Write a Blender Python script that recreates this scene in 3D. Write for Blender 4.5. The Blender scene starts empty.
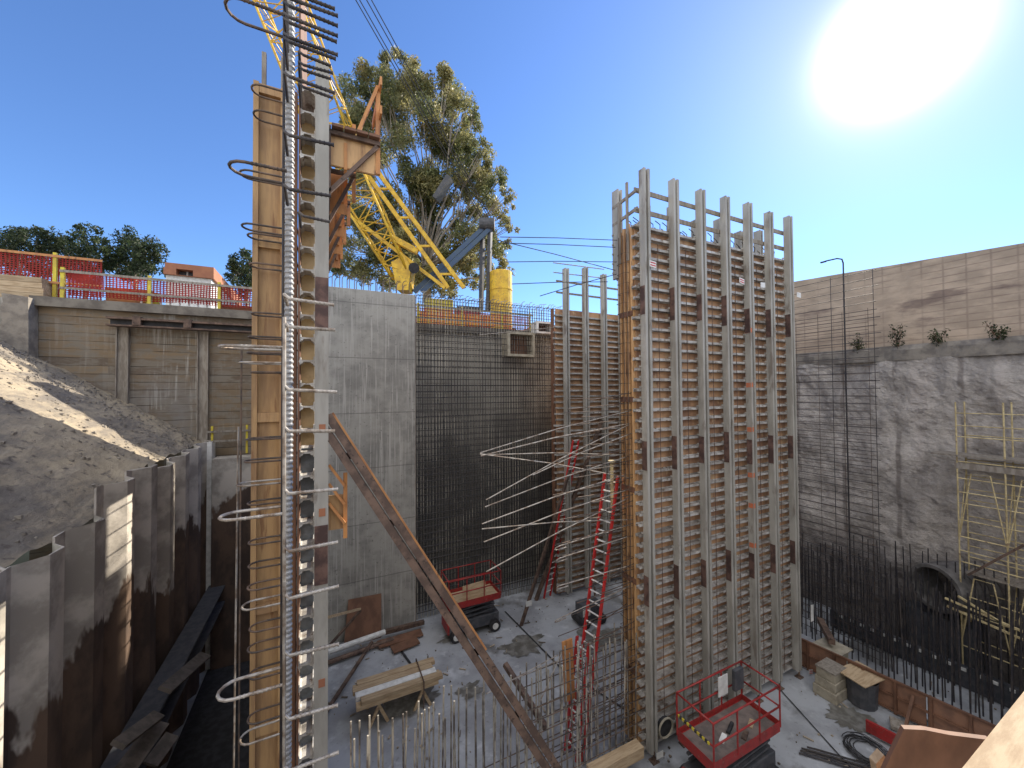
import bpy, math, random
from mathutils import Vector, Matrix, noise
random.seed(7)
C = bpy.context.scene.collection
R = math.radians
# ------------------------------------------------------------------ camera
HC = 10.65; FP = 385.0
yaw, pit, rol = R(26.0), R(1.1), R(0.4)
_f = Vector((math.sin(yaw), math.cos(yaw), 0)); _u = Vector((0, 0, 1)); _r = Vector((math.cos(yaw), -math.sin(yaw), 0))
FW = _f*math.cos(pit)+_u*math.sin(pit); U0 = _u*math.cos(pit)-_f*math.sin(pit)
UP = U0*math.cos(rol)+_r*math.sin(rol); RT = _r*math.cos(rol)-U0*math.sin(rol)
CAM = Vector((0, 0, HC))
def W(px, py, **k):
    d = FW+RT*((px-512)/FP)-UP*((py-384)/FP)
    if 'D' in k: t = k['D']
    if 'X' in k: t = (k['X']-CAM.x)/d.x
    if 'Y' in k: t = (k['Y']-CAM.y)/d.y
    if 'Z' in k: t = (k['Z']-CAM.z)/d.z
    return CAM+d*t
cd = bpy.data.cameras.new('camera'); cam = bpy.data.objects.new('camera', cd); C.objects.link(cam)
cd.sensor_width = 36; cd.lens = 36*FP/1024; cd.clip_start = .05; cd.clip_end = 3000
m = Matrix.Identity(4)
for i in range(3):
    m[i][0] = RT[i]; m[i][1] = UP[i]; m[i][2] = -FW[i]; m[i][3] = CAM[i]
cam.matrix_world = m
bpy.context.scene.camera = cam
# ------------------------------------------------------------------ light
SAZ, SEL = R(71.5), R(32.5)
SUN = Vector((math.sin(SAZ)*math.cos(SEL), math.cos(SAZ)*math.cos(SEL), math.sin(SEL)))
ld = bpy.data.lights.new('sun', 'SUN'); ld.energy = 5.0; ld.angle = R(.53); ld.color = (1, .90, .74)
lo = bpy.data.objects.new('sun', ld); C.objects.link(lo)
lo.rotation_euler = SUN.to_track_quat('Z', 'Y').to_euler()
wd = bpy.data.worlds.new('World'); bpy.context.scene.world = wd; wd.use_nodes = True
nt = wd.node_tree; nt.nodes.clear()
sky = nt.nodes.new('ShaderNodeTexSky'); sky.sky_type = 'NISHITA'; sky.sun_disc = False
sky.sun_elevation = SEL; sky.sun_rotation = SAZ; sky.altitude = 0; sky.air_density = 1.0; sky.dust_density = .02; sky.ozone_density = 2.5
bg = nt.nodes.new('ShaderNodeBackground'); bg.inputs[1].default_value = .15
out = nt.nodes.new('ShaderNodeOutputWorld')
def nd(t, **k):
    n = nt.nodes.new(t)
    for a, b in k.items(): setattr(n, a, b)
    return n
def mth(op, a, b=None, c=None):
    n = nt.nodes.new('ShaderNodeMath'); n.operation = op
    for i, v in enumerate((a, b, c)):
        if v is None: continue
        if isinstance(v, (int, float)): n.inputs[i].default_value = v
        else: nt.links.new(v, n.inputs[i])
    return n.outputs[0]
# the bright aureole of air round the sun (a function of direction only)
tc = nd('ShaderNodeTexCoord'); vn = nd('ShaderNodeVectorMath', operation='NORMALIZE'); nt.links.new(tc.outputs['Generated'], vn.inputs[0])
dt = nd('ShaderNodeVectorMath', operation='DOT_PRODUCT'); nt.links.new(vn.outputs[0], dt.inputs[0]); dt.inputs[1].default_value = SUN
ang = mth('ARCCOSINE', mth('MINIMUM', dt.outputs['Value'], .99999))
GL = (14.0, .062, 2.1, .19)
g1 = mth('MULTIPLY', mth('EXPONENT', mth('MULTIPLY', mth('POWER', mth('DIVIDE', ang, GL[1]), 2), -1)), GL[0])
g2 = mth('MULTIPLY', mth('EXPONENT', mth('MULTIPLY', mth('DIVIDE', ang, GL[3]), -1)), GL[2])
gs = mth('ADD', g1, g2)
cmb = nd('ShaderNodeMix', data_type='RGBA', blend_type='MULTIPLY'); cmb.inputs[0].default_value = 1
nt.links.new(sky.outputs[0], cmb.inputs[6]); cmb.inputs[7].default_value = (.52, .66, .88, 1)
sc_ = nd('ShaderNodeVectorMath', operation='SCALE'); sc_.inputs[0].default_value = (1.15, .93, .92); nt.links.new(gs, sc_.inputs['Scale'])
ad = nd('ShaderNodeVectorMath', operation='ADD'); nt.links.new(cmb.outputs[2], ad.inputs[0]); nt.links.new(sc_.outputs[0], ad.inputs[1])
# added unseen bright cloud, overhead and behind the camera, filling the shade
sx = nd('ShaderNodeSeparateXYZ'); nt.links.new(vn.outputs[0], sx.inputs[0])
back = nd('ShaderNodeVectorMath', operation='DOT_PRODUCT'); nt.links.new(vn.outputs[0], back.inputs[0]); back.inputs[1].default_value = (-.438*.75, -.899*.75, .66)
cn = nd('ShaderNodeTexNoise'); cn.inputs['Scale'].default_value = 2.2; cn.inputs['Detail'].default_value = 8; nt.links.new(vn.outputs[0], cn.inputs['Vector'])
mr = nd('ShaderNodeMapRange', interpolation_type='SMOOTHSTEP'); nt.links.new(mth('ADD', back.outputs['Value'], mth('MULTIPLY', mth('SUBTRACT', cn.outputs['Fac'], .5), .6)), mr.inputs[0]); mr.inputs[1].default_value = .30; mr.inputs[2].default_value = .75
cl = nd('ShaderNodeMix', data_type='RGBA'); nt.links.new(mth('MULTIPLY', mr.outputs[0], .8), cl.inputs[0]); nt.links.new(ad.outputs[0], cl.inputs[6]); cl.inputs[7].default_value = (6.6, 6.5, 6.4, 1)
nt.links.new(cl.outputs[2], bg.inputs[0]); nt.links.new(bg.outputs[0], out.inputs[0])
vs = bpy.context.scene.view_settings
vs.view_transform = 'Standard'; vs.look = 'None'; vs.gamma = 1; vs.exposure = .87; vs.use_curve_mapping = False
cy = bpy.context.scene.cycles
cy.max_bounces = 6; cy.diffuse_bounces = 4; cy.glossy_bounces = 2; cy.transparent_max_bounces = 12; cy.sample_clamp_indirect = 4
# ------------------------------------------------------------------ materials
def newmat(name):
    m = bpy.data.materials.new(name); m.use_nodes = True
    return m, m.node_tree, m.node_tree.nodes['Principled BSDF']
class NB:
    def __init__(s, t): s.t = t
    def n(s, typ, **k):
        n = s.t.nodes.new(typ)
        for a, b in k.items(): setattr(n, a, b)
        return n
    def l(s, a, b): s.t.links.new(a, b)
    def val(s, inp, v):
        if isinstance(v, (int, float)): inp.default_value = v
        elif isinstance(v, tuple): inp.default_value = v if len(v) != 3 or inp.type == 'VECTOR' else v+(1,)
        else: s.l(v, inp)
    def math(s, op, a, b=None, c=None, clamp=False):
        n = s.n('ShaderNodeMath', operation=op, use_clamp=clamp)
        for i, v in enumerate((a, b, c)):
            if v is not None: s.val(n.inputs[i], v)
        return n.outputs[0]
    def pos(s, scale=(1, 1, 1)):
        g = s.n('ShaderNodeNewGeometry'); mp = s.n('ShaderNodeMapping'); mp.inputs['Scale'].default_value = scale
        s.l(g.outputs['Position'], mp.inputs[0]); return mp.outputs[0]
    def xyz(s):
        g = s.n('ShaderNodeNewGeometry'); x = s.n('ShaderNodeSeparateXYZ'); s.l(g.outputs['Position'], x.inputs[0]); return x.outputs
    def noise(s, scale, stretch=(1, 1, 1), detail=5, rough=.6):
        n = s.n('ShaderNodeTexNoise'); n.inputs['Scale'].default_value = scale; n.inputs['Detail'].default_value = detail; n.inputs['Roughness'].default_value = rough
        s.l(s.pos(stretch), n.inputs['Vector']); return n.outputs['Fac']
    def ramp(s, f, a, b):            # smooth step of f between a and b
        n = s.n('ShaderNodeMapRange', interpolation_type='SMOOTHSTEP'); s.val(n.inputs[0], f); n.inputs[1].default_value = a; n.inputs[2].default_value = b
        return n.outputs[0]
    def mix(s, f, a, b, mode='MIX'):
        n = s.n('ShaderNodeMix', data_type='RGBA', blend_type=mode)
        s.val(n.inputs[0], f); s.val(n.inputs[6], a); s.val(n.inputs[7], b); return n.outputs[2]
    def bump(s, h, st, dist, bsdf):
        b = s.n('ShaderNodeBump'); b.inputs['Strength'].default_value = st; b.inputs['Distance'].default_value = dist
        s.l(h, b.inputs['Height']); s.l(b.outputs[0], bsdf.inputs['Normal'])
def M(name, c1, c2, scale=3, rough=.75, metal=0, stretch=(1, 1, 1), lo=.4, hi=.62, bump=.3, bd=.004, bs=None, c3=None, s3=12, island=0):
    m, t, b = newmat(name); q = NB(t)
    f = q.ramp(q.noise(scale, stretch), lo, hi)
    col = q.mix(f, c1, c2)
    if c3: col = q.mix(q.ramp(q.noise(s3, stretch, 6), .56, .68), col, c3)
    if island:
        g = q.n('ShaderNodeNewGeometry'); v = q.math('ADD', q.math('MULTIPLY', g.outputs['Random Per Island'], island), 1-island/2)
        oi = q.n('ShaderNodeObjectInfo'); v = q.math('MULTIPLY', v, q.math('ADD', q.math('MULTIPLY', oi.outputs['Random'], island*.6), 1-island*.3))
        cv = q.n('ShaderNodeCombineColor'); [q.l(v, cv.inputs[i]) for i in range(3)]
        col = q.mix(1.0, col, cv.outputs[0], 'MULTIPLY')
    q.l(col, b.inputs['Base Color']); b.inputs['Roughness'].default_value = rough; b.inputs['Metallic'].default_value = metal
    if bump: q.bump(q.noise(bs or scale*6, stretch), bump, bd, b)
    return m
rebar_m = M('rebar_steel', (.075, .062, .055), (.16, .11, .08), 5, .6, .35, island=.7)
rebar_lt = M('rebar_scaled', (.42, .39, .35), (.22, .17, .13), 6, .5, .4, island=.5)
rebar_mid = M('rebar_dusty', (.46, .43, .37), (.15, .13, .115), 2, .6, .3, island=.9)
rebar_cu = M('rebar_curtain_steel', (.42, .39, .33), (.13, .12, .105), .8, .6, .3, island=1.0)
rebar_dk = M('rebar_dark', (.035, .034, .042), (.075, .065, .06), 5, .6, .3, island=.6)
rust = M('rusty_steel', (.095, .065, .052), (.18, .12, .09), 4, .7, .3, c3=(.05, .035, .03), island=.3)
alu = M('joist_aluminium', (.50, .49, .47), (.30, .275, .25), 3.5, .5, .25, c3=(.16, .12, .09), s3=6, island=.6)
strong = M('strongback_steel', (.44, .425, .385), (.33, .315, .28), 2.5, .65, .15, stretch=(1, 1, .25), c3=(.24, .21, .18), s3=3, island=.15)
plate = M('rusty_plate', (.075, .045, .040), (.17, .10, .08), 3, .7, .2, island=.8)
formply = M('form_plywood', (.50, .30, .17), (.28, .155, .095), 1.7, .6, 0, stretch=(1, 1, .5), c3=(.5, .34, .2), s3=4, island=.25)
gold = M('golden_timber', (.46, .29, .135), (.33, .20, .10), 2.5, .65, 0, stretch=(3, 3, .35), c3=(.25, .13, .06), s3=3, island=.25)
orangeply = M('orange_timber', (.60, .28, .10), (.45, .20, .08), 2.5, .65, 0, stretch=(2, 2, .6), c3=(.25, .11, .05), s3=4, island=.2)
endtim = M('end_timber', (.64, .40, .19), (.46, .27, .13), 2.5, .65, 0, stretch=(2, 2, .35), c3=(.22, .12, .07), s3=4, island=.4)
brownply = M('brown_timber', (.20, .10, .06), (.13, .065, .04), 2.5, .7, 0, stretch=(1, 1, .6), island=.3)
lumber = M('lumber', (.50, .38, .24), (.38, .27, .16), 6, .75, 0, stretch=(.4, 3, 3), island=.35)
greywood = M('grey_wood', (.30, .27, .23), (.20, .17, .14), 5, .8, 0, stretch=(2, 2, .4), island=.3)
white = M('white_paint', (.78, .78, .76), (.62, .62, .6), 4, .6, 0, island=.2)
red = M('red_paint', (.36, .025, .024), (.24, .024, .022), 5, .5, 0, c3=(.30, .10, .08), s3=10)
redlad = M('red_fibreglass', (.62, .035, .035), (.45, .03, .03), 5, .45, 0)
yellow = M('yellow_paint', (.78, .50, .035), (.60, .36, .03), 3, .5, 0, c3=(.30, .2, .06), s3=8)
yellowd = M('safety_yellow', (.70, .58, .05), (.55, .42, .05), 4, .55, 0)
scafy = M('scaffold_yellow', (.66, .55, .30), (.45, .36, .19), 4, .6, 0, c3=(.25, .18, .12), s3=7, island=.3)
blue = M('blue_paint', (.035, .075, .16), (.05, .09, .14), 3, .5, 0)
black = M('black_rubber', (.02, .02, .022), (.04, .04, .045), 5, .7, 0)
dkgrey = M('dark_grey_paint', (.055, .06, .07), (.09, .09, .10), 5, .55, 0)
galv = M('galvanised_steel', (.62, .63, .64), (.45, .46, .47), 9, .35, .7)
ribm = M('ribbed_bar_steel', (.40, .40, .40), (.27, .27, .27), 9, .6, .35)
conc_b = M('pale_concrete', (.40, .36, .28), (.30, .27, .21), 4, .85, 0, bump=.5)
orangep = M('orange_building_paint', (.40, .17, .09), (.34, .14, .08), 1, .8, 0)
rubble = M('rubble_concrete', (.30, .27, .23), (.19, .17, .15), 2.5, .95, 0, bump=.8, bd=.03, bs=9)
leaf_e = M('eucalyptus_leaf', (.12, .14, .055), (.27, .25, .11), .45, .5, 0, lo=.42, hi=.58, c3=(.26, .20, .09), s3=.7, island=.9, bump=0)
leaf_d = M('dark_leaf', (.022, .040, .017), (.060, .085, .03), 1.2, .6, 0, island=.9, bump=0)
for m_ in (leaf_e, leaf_d):
    q = NB(m_.node_tree); b_ = m_.node_tree.nodes['Principled BSDF']; tl = q.n('ShaderNodeBsdfTranslucent'); src = b_.inputs['Base Color'].links[0].from_socket
    q.l(src, tl.inputs[0]); mx = q.n('ShaderNodeMixShader'); mx.inputs[0].default_value = .45
    q.l(b_.outputs[0], mx.inputs[1]); q.l(tl.outputs[0], mx.inputs[2]); q.l(mx.outputs[0], m_.node_tree.nodes['Material Output'].inputs[0])
bark = M('pale_bark', (.34, .30, .25), (.20, .17, .14), 2, .85, 0, stretch=(1, 1, .3))
asph = M('street_surface', (.10, .095, .085), (.16, .15, .13), 1, .9)

def lagging():
    m, t, b = newmat('timber_lagging'); q = NB(t); x = q.xyz()
    row = q.math('DIVIDE', x[2], .30); fr = q.math('FRACT', row); cell = q.math('FLOOR', row)
    colx = q.math('FLOOR', q.math('DIVIDE', x[0], 2.43))
    wn = q.n('ShaderNodeTexWhiteNoise', noise_dimensions='2D'); cv = q.n('ShaderNodeCombineXYZ'); q.l(cell, cv.inputs[0]); q.l(colx, cv.inputs[1]); q.l(cv.outputs[0], wn.inputs[0])
    c = q.mix(wn.outputs['Value'], (.27, .20, .125), (.15, .115, .085))
    c = q.mix(q.ramp(q.noise(1.2, (1.6, 1, 5), 6), .42, .6), c, (.22, .19, .15))
    # grout dribbles run down the boards between the two soldier piles
    zone = q.math('MULTIPLY', q.ramp(x[0], -6.3, -6.0), q.ramp(q.math('MULTIPLY', x[0], -1), 4.5, 4.7))
    drip = q.math('MULTIPLY', q.ramp(q.noise(2.6, (3, 1, .12), 4), .47, .62), q.ramp(q.noise(.9, (2, 1, 1.4)), .40, .55))
    c = q.mix(q.math('MULTIPLY', drip, q.math('ADD', q.math('MULTIPLY', zone, .7), .22)), c, (.40, .38, .34))
    dust = q.math('MULTIPLY', q.ramp(q.math('MULTIPLY', x[2], -1), -12.2, -9.8), q.ramp(q.noise(.7, detail=6), .35, .6))
    c = q.mix(q.math('MULTIPLY', dust, .7), c, (.25, .24, .23))
    # the run behind the rebar curtain is coloured darker than the other boards, paler towards the top
    curtain_run = q.mix(q.ramp(q.math('ADD', x[2], q.math('MULTIPLY', q.noise(.6, (1, 1, .4)), 7)), 9.5, 15), (.13, .128, .122), (.42, .40, .36))
    c = q.mix(q.ramp(x[0], 3.4, 3.9), c, curtain_run)
    seam = q.ramp(q.math('ABSOLUTE', q.math('SUBTRACT', fr, .5)), .44, .49)
    c = q.mix(q.math('MULTIPLY', seam, q.ramp(q.noise(.8, (1, 1, 9), 6), .45, .62)), c, (.045, .035, .028))
    q.l(c, b.inputs['Base Color']); b.inputs['Roughness'].default_value = .9
    q.bump(q.math('SUBTRACT', q.noise(5, (1, 1, 8)), q.math('MULTIPLY', seam, 1.5)), .6, .02, b); return m
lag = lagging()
def cast():
    m, t, b = newmat('cast_concrete'); q = NB(t); x = q.xyz()
    c = q.mix(q.ramp(q.noise(.8, (1, 1, 1.3), 7, .65), .36, .64), (.37, .355, .32), (.235, .225, .205))
    c = q.mix(q.ramp(q.noise(2.2, (5, 1, .15), 5), .5, .66), c, (.44, .42, .385))
    fr = q.math('FRACT', q.math('DIVIDE', q.math('ADD', x[2], q.math('MULTIPLY', q.noise(1.5), .05)), 2.44))
    s1 = q.ramp(q.math('ABSOLUTE', q.math('SUBTRACT', fr, .5)), .488, .497)
    s2 = q.ramp(q.math('ABSOLUTE', q.math('SUBTRACT', q.math('FRACT', q.math('DIVIDE', x[0], 1.22)), .5)), .482, .495)
    c = q.mix(q.math('MULTIPLY', q.math('MAXIMUM', s1, q.math('MULTIPLY', s2, .5)), .55), c, (.09, .085, .08))
    c = q.mix(q.math('MULTIPLY', q.ramp(q.noise(9, detail=3), .62, .70), .6), c, (.12, .115, .105))
    q.l(c, b.inputs['Base Color']); b.inputs['Roughness'].default_value = .85
    q.bump(q.noise(6, detail=8), .35, .01, b); return m
castm = cast()
def sheetm():
    m, t, b = newmat('sheet_pile_steel'); q = NB(t); x = q.xyz()
    lim = q.math('ADD', q.math('MULTIPLY', q.noise(.55, (1, 1.6, .5), 5), 6.5), 2.6)
    k = q.ramp(q.math('SUBTRACT', x[2], lim), -.12, .15)
    br = q.mix(q.ramp(q.noise(1.5, (1, 1, .5), 6), .4, .62), (.13, .085, .06), (.065, .045, .036))
    gr = q.mix(q.ramp(q.noise(1.2, detail=7), .4, .6), (.52, .48, .43), (.30, .275, .245))
    c = q.mix(k, br, gr)
    q.l(c, b.inputs['Base Color']); b.inputs['Roughness'].default_value = .8
    q.bump(q.noise(7, detail=8), .5, .015, b); return m
sheet_m = sheetm()
def floorm():
    m, t, b = newmat('pit_floor_concrete'); q = NB(t)
    c = q.mix(q.ramp(q.noise(.45, detail=8, rough=.62), .38, .62), (.40, .42, .45), (.27, .28, .30))
    c = q.mix(q.ramp(q.noise(1.3, detail=6), .55, .72), c, (.52, .54, .57))
    wet = q.ramp(q.noise(.42, detail=9, rough=.62), .545, .63)
    c = q.mix(q.math('MULTIPLY', wet, .65), c, (.11, .105, .095))
    c = q.mix(q.math('MULTIPLY', q.ramp(q.noise(6, detail=6), .6, .7), .4), c, (.13, .12, .11))
    q.l(c, b.inputs['Base Color']); q.l(q.math('SUBTRACT', .85, q.math('MULTIPLY', wet, .5)), b.inputs['Roughness'])
    q.bump(q.noise(7, detail=8), .4, .01, b); return m
floor_m = floorm()
def rockm():
    m, t, b = newmat('rough_wall_concrete'); q = NB(t); x = q.xyz()
    c = q.mix(q.ramp(q.noise(.7, (1, 1.3, .5), 8, .65), .36, .64), (.60, .55, .50), (.34, .31, .285))
    c = q.mix(q.ramp(q.noise(.5, (1, 2.2, .25), 6), .54, .68), c, (.52, .47, .43))
    c = q.mix(q.math('MULTIPLY', q.ramp(q.noise(1.2, (1, 1.5, 2.5), 6), .55, .7), .6), c, (.17, .15, .14))
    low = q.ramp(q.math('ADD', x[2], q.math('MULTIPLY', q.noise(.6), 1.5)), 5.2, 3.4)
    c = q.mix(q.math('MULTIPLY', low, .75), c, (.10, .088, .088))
    fr = q.math('FRACT', q.math('DIVIDE', x[1], 1.9))
    pl = q.ramp(q.math('ABSOLUTE', q.math('SUBTRACT', fr, .5)), .44, .48)
    c = q.mix(q.math('MULTIPLY', q.math('MULTIPLY', pl, q.ramp(q.noise(.8), .42, .55)), .5), c, (.08, .06, .055))
    q.l(c, b.inputs['Base Color']); b.inputs['Roughness'].default_value = .92
    q.bump(q.noise(3.5, (1, 1, 1.4), 9, .7), 1.0, .14, b); return m
rock_m = rockm()
def upperm():
    m, t, b = newmat('brown_shotcrete'); q = NB(t); x = q.xyz()
    c = q.mix(q.ramp(q.noise(.8, (1, 1, 2), 7), .38, .62), (.55, .43, .32), (.41, .32, .24))
    fz = q.math('FRACT', q.math('DIVIDE', x[2], .27)); fy = q.math('FRACT', q.math('DIVIDE', x[1], .62))
    g = q.math('MAXIMUM', q.ramp(q.math('ABSOLUTE', q.math('SUBTRACT', fz, .5)), .38, .5), q.math('MULTIPLY', q.ramp(q.math('ABSOLUTE', q.math('SUBTRACT', fy, .5)), .42, .5), .7))
    c = q.mix(q.math('MULTIPLY', q.math('MULTIPLY', g, q.ramp(q.noise(.6), .35, .6)), .5), c, (.11, .07, .065))
    c = q.mix(q.math('MULTIPLY', q.ramp(q.noise(.5, (1, .5, 2), 6), .57, .66), .6), c, (.12, .08, .075))
    q.l(c, b.inputs['Base Color']); b.inputs['Roughness'].default_value = .9
    q.bump(q.noise(5, detail=8), .6, .02, b); return m
upper_m = upperm()
def dirtm():
    m, t, b = newmat('dirt'); q = NB(t)
    c = q.mix(q.ramp(q.noise(.9, (1, .35, 1), detail=10, rough=.72), .38, .62), (.44, .37, .27), (.19, .17, .15))
    c = q.mix(q.ramp(q.noise(5, detail=7), .55, .7), c, (.11, .095, .085))
    q.l(c, b.inputs['Base Color']); b.inputs['Roughness'].default_value = .97
    q.bump(q.noise(5, (1, .5, 1), detail=12, rough=.8), 1.0, .07, b); return m
dirt_m = dirtm()
def netm(name, col, sx, sz, th):
    m, t, b = newmat(name); q = NB(t); x = q.xyz()
    nz = q.math('MULTIPLY', q.noise(.8), .12)
    fx = q.math('FRACT', q.math('DIVIDE', q.math('ADD', x[0], nz), sx)); fz = q.math('FRACT', q.math('DIVIDE', q.math('ADD', x[2], nz), sz))
    a = q.math('MAXIMUM', q.math('LESS_THAN', fx, th), q.math('LESS_THAN', fz, th))
    tr = q.n('ShaderNodeBsdfTransparent'); mx = q.n('ShaderNodeMixShader')
    b.inputs['Base Color'].default_value = col+(1,); b.inputs['Roughness'].default_value = .6
    tl = q.n('ShaderNodeBsdfTranslucent'); tl.inputs[0].default_value = col+(1,); m2 = q.n('ShaderNodeMixShader'); m2.inputs[0].default_value = .5
    q.l(b.outputs[0], m2.inputs[1]); q.l(tl.outputs[0], m2.inputs[2])
    q.l(a, mx.inputs[0]); q.l(tr.outputs[0], mx.inputs[1]); q.l(m2.outputs[0], mx.inputs[2])
    q.l(mx.outputs[0], t.nodes['Material Output'].inputs[0]); return m
net_o = netm('orange_mesh', (.42, .035, .025), .10, .08, .42)
net_r = netm('red_mesh', (.42, .04, .045), .09, .08, .30)

# ------------------------------------------------------------------ mesh helpers
class MB:
    def __init__(s): s.v = []; s.f = []
    def add(s, vs, fs):
        n = len(s.v); s.v += [tuple(v) for v in vs]; s.f += [tuple(i+n for i in f) for f in fs]; return s
    def box(s, x0, x1, y0, y1, z0, z1):
        return s.add([(x0,y0,z0),(x1,y0,z0),(x1,y1,z0),(x0,y1,z0),(x0,y0,z1),(x1,y0,z1),(x1,y1,z1),(x0,y1,z1)],
                     [(3,2,1,0),(4,5,6,7),(0,1,5,4),(1,2,6,5),(2,3,7,6),(3,0,4,7)])
    def bar(s, p, q, w, h, up=(0, 0, 1)):
        p = Vector(p); q = Vector(q); d = (q-p).normalized(); up = Vector(up)
        a = d.cross(up)
        if a.length < 1e-4: a = d.cross(Vector((1, 0, 0)))
        a.normalize(); b = a.cross(d).normalized(); a = a*w/2; b = b*h/2
        return s.add([p-a-b, p+a-b, p+a+b, p-a+b, q-a-b, q+a-b, q+a+b, q-a+b], [(0,1,2,3),(7,6,5,4),(0,4,5,1),(1,5,6,2),(2,6,7,3),(3,7,4,0)])
    def path(s, pts, r, n=6, caps=True):
        pts = [Vector(p) for p in pts]; rs = r if isinstance(r, (list, tuple)) else [r]*len(pts)
        ref = None; base = len(s.v)
        for i, p in enumerate(pts):
            d = (pts[min(i+1, len(pts)-1)]-pts[max(i-1, 0)]).normalized()
            if ref is None:
                ref = d.cross(Vector((0, 0, 1)))
                if ref.length < 1e-3: ref = d.cross(Vector((1, 0, 0)))
            ref = (ref-d*ref.dot(d)).normalized(); b = d.cross(ref)
            for k in range(n):
                a = 2*math.pi*k/n; s.v.append(tuple(p+(ref*math.cos(a)+b*math.sin(a))*rs[i]))
        for i in range(len(pts)-1):
            for k in range(n):
                a = base+i*n+k; b_ = base+i*n+(k+1) % n; s.f.append((a, b_, b_+n, a+n))
        if caps:
            s.f.append(tuple(base+k for k in range(n))[::-1]); s.f.append(tuple(base+(len(pts)-1)*n+k for k in range(n)))
        return s
    def quad(s, a, b, c, d): return s.add([a, b, c, d], [(0, 1, 2, 3)])
    def sheet(s, poly, th):           # prism from planar polygon, extruded by vector th
        n = len(poly); th = Vector(th); P = [Vector(p) for p in poly]; Q = [p+th for p in P]
        return s.add(P+Q, [tuple(range(n)), tuple(range(2*n-1, n-1, -1))]+[(i, i+n, (i+1) % n+n, (i+1) % n) for i in range(n)])
WL = {}
def link(name, me, parent, o):
    ob = bpy.data.objects.new(name, me); C.objects.link(ob)
    if parent: ob.parent = parent; WL[ob.name] = o
    else: ob.location = o; WL[ob.name] = Vector(o)
    return ob
def build(mb, name, mat, parent=None, smooth=False, bevel=0):
    if parent: o = WL[parent.name]
    else:
        xs = [v[0] for v in mb.v]; ys = [v[1] for v in mb.v]; zs = [v[2] for v in mb.v]
        o = Vector(((min(xs)+max(xs))/2, (min(ys)+max(ys))/2, min(zs)))
    me = bpy.data.meshes.new(name); me.from_pydata([(v[0]-o[0], v[1]-o[1], v[2]-o[2]) for v in mb.v], [], mb.f)
    me.materials.append(mat); me.update()
    if smooth: me.polygons.foreach_set('use_smooth', [True]*len(me.polygons))
    ob = link(name, me, parent, o)
    if bevel:
        b = ob.modifiers.new('bevel', 'BEVEL'); b.width = bevel; b.segments = 2; b.limit_method = 'ANGLE'
    return ob
def tag(o, label=None, cat=None, group=None, kind=None):
    for k, v in (('label', label), ('category', cat), ('group', group), ('kind', kind)):
        if v: o[k] = v
    return o
def thing(name, loc, label, cat, group=None):
    o = bpy.data.objects.new(name, None); C.objects.link(o); o.location = loc; o.empty_display_size = .2
    WL[o.name] = Vector(loc); return tag(o, label, cat, group)
def dup(o, off=(0, 0, 0), parent=None, label=None):
    c = o.copy(); C.objects.link(c)
    if parent: c.parent = parent
    c.location = o.location+Vector(off); WL[c.name] = WL.get(o.name, Vector((0, 0, 0)))+Vector(off)
    if label: c['label'] = label
    for ch in list(o.children): dup(ch, (0, 0, 0), c)
    return c
def rep(proto, offs, parent=None):
    return [dup(proto, o, parent) for o in offs]
exec_parts = None

# ------------------------------------------------------------------ setting: ground, floor, dirt
STZ = 13.9
g = MB()
for (x0, x1, y0, y1) in ((-900, 900, 19.95, 1500), (-900, -13, -900, 19.95), (-13, 22.75, -900, -9), (22.75, 900, -900, 19.95)):
    g.quad((x0, y0, STZ), (x1, y0, STZ), (x1, y1, STZ), (x0, y1, STZ))
tag(build(g, 'street_ground', asph), kind='structure')
g = MB(); N = 60
for i in range(N+1):
    for j in range(N+1):
        x = -4.6+27.4*i/N; y = -9+29*j/N
        g.v.append((x, y, .02*noise.noise((x*.5, y*.5, 0))))
for i in range(N):
    for j in range(N):
        a = i*(N+1)+j; g.f.append((a, a+N+1, a+N+2, a+1))
tag(build(g, 'pit_floor', floor_m, smooth=True), kind='structure')
g = MB(); NX, NY = 110, 190
def dz(x, y):
    s = -4.40-x
    z = 8.0+.72*s+.65*max(0, min(1, (y-11)/3))
    z = min(z, 13.9+.0*s)
    n = noise.fractal((x*.8, y*.8, 3), 1, 2, 5)
    return z+.09*n*min(1, s*1.5+.3)+.04*noise.noise((x*4, y*4, 1))+.10*max(0, noise.noise((x*1.7, y*1.7, 9)))
for i in range(NX+1):
    for j in range(NY+1):
        x = -4.40-8.6*i/NX; y = -9+28.6*j/NY; g.v.append((x, y, dz(x, y)))
for i in range(NX):
    for j in range(NY):
        a = i*(NY+1)+j; g.f.append((a, a+1, a+NY+2, a+NY+1))
tag(build(g, 'dirt_slope', dirt_m), kind='structure')
def stone(mb, p, r):
    ph = [(-1,-1,-1),(1,-1,-1),(1,1,-1),(-1,1,-1),(-1,-1,1),(1,-1,1),(1,1,1),(-1,1,1)]
    mb.add([Vector(p)+Vector((a*r*random.uniform(.4, 1), b*r*random.uniform(.4, 1), c*r*random.uniform(.3, .8))) for a, b, c in ph],
           [(3,2,1,0),(4,5,6,7),(0,1,5,4),(1,2,6,5),(2,3,7,6),(3,0,4,7)])
g = MB()
for _ in range(1200):
    x = random.uniform(-10.5, -4.4); y = 19.3-abs(random.gauss(0, 2.6)) if random.random() < .6 else random.uniform(6, 19)
    stone(g, (x, y, dz(x, y)+.01), random.choice((.015, .02, .02, .03, .04, .05)))
tag(build(g, 'slope_gravel', rubble), 'loose grey stones strewn over the dirt slope', 'gravel', kind='stuff')
g = MB()
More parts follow.
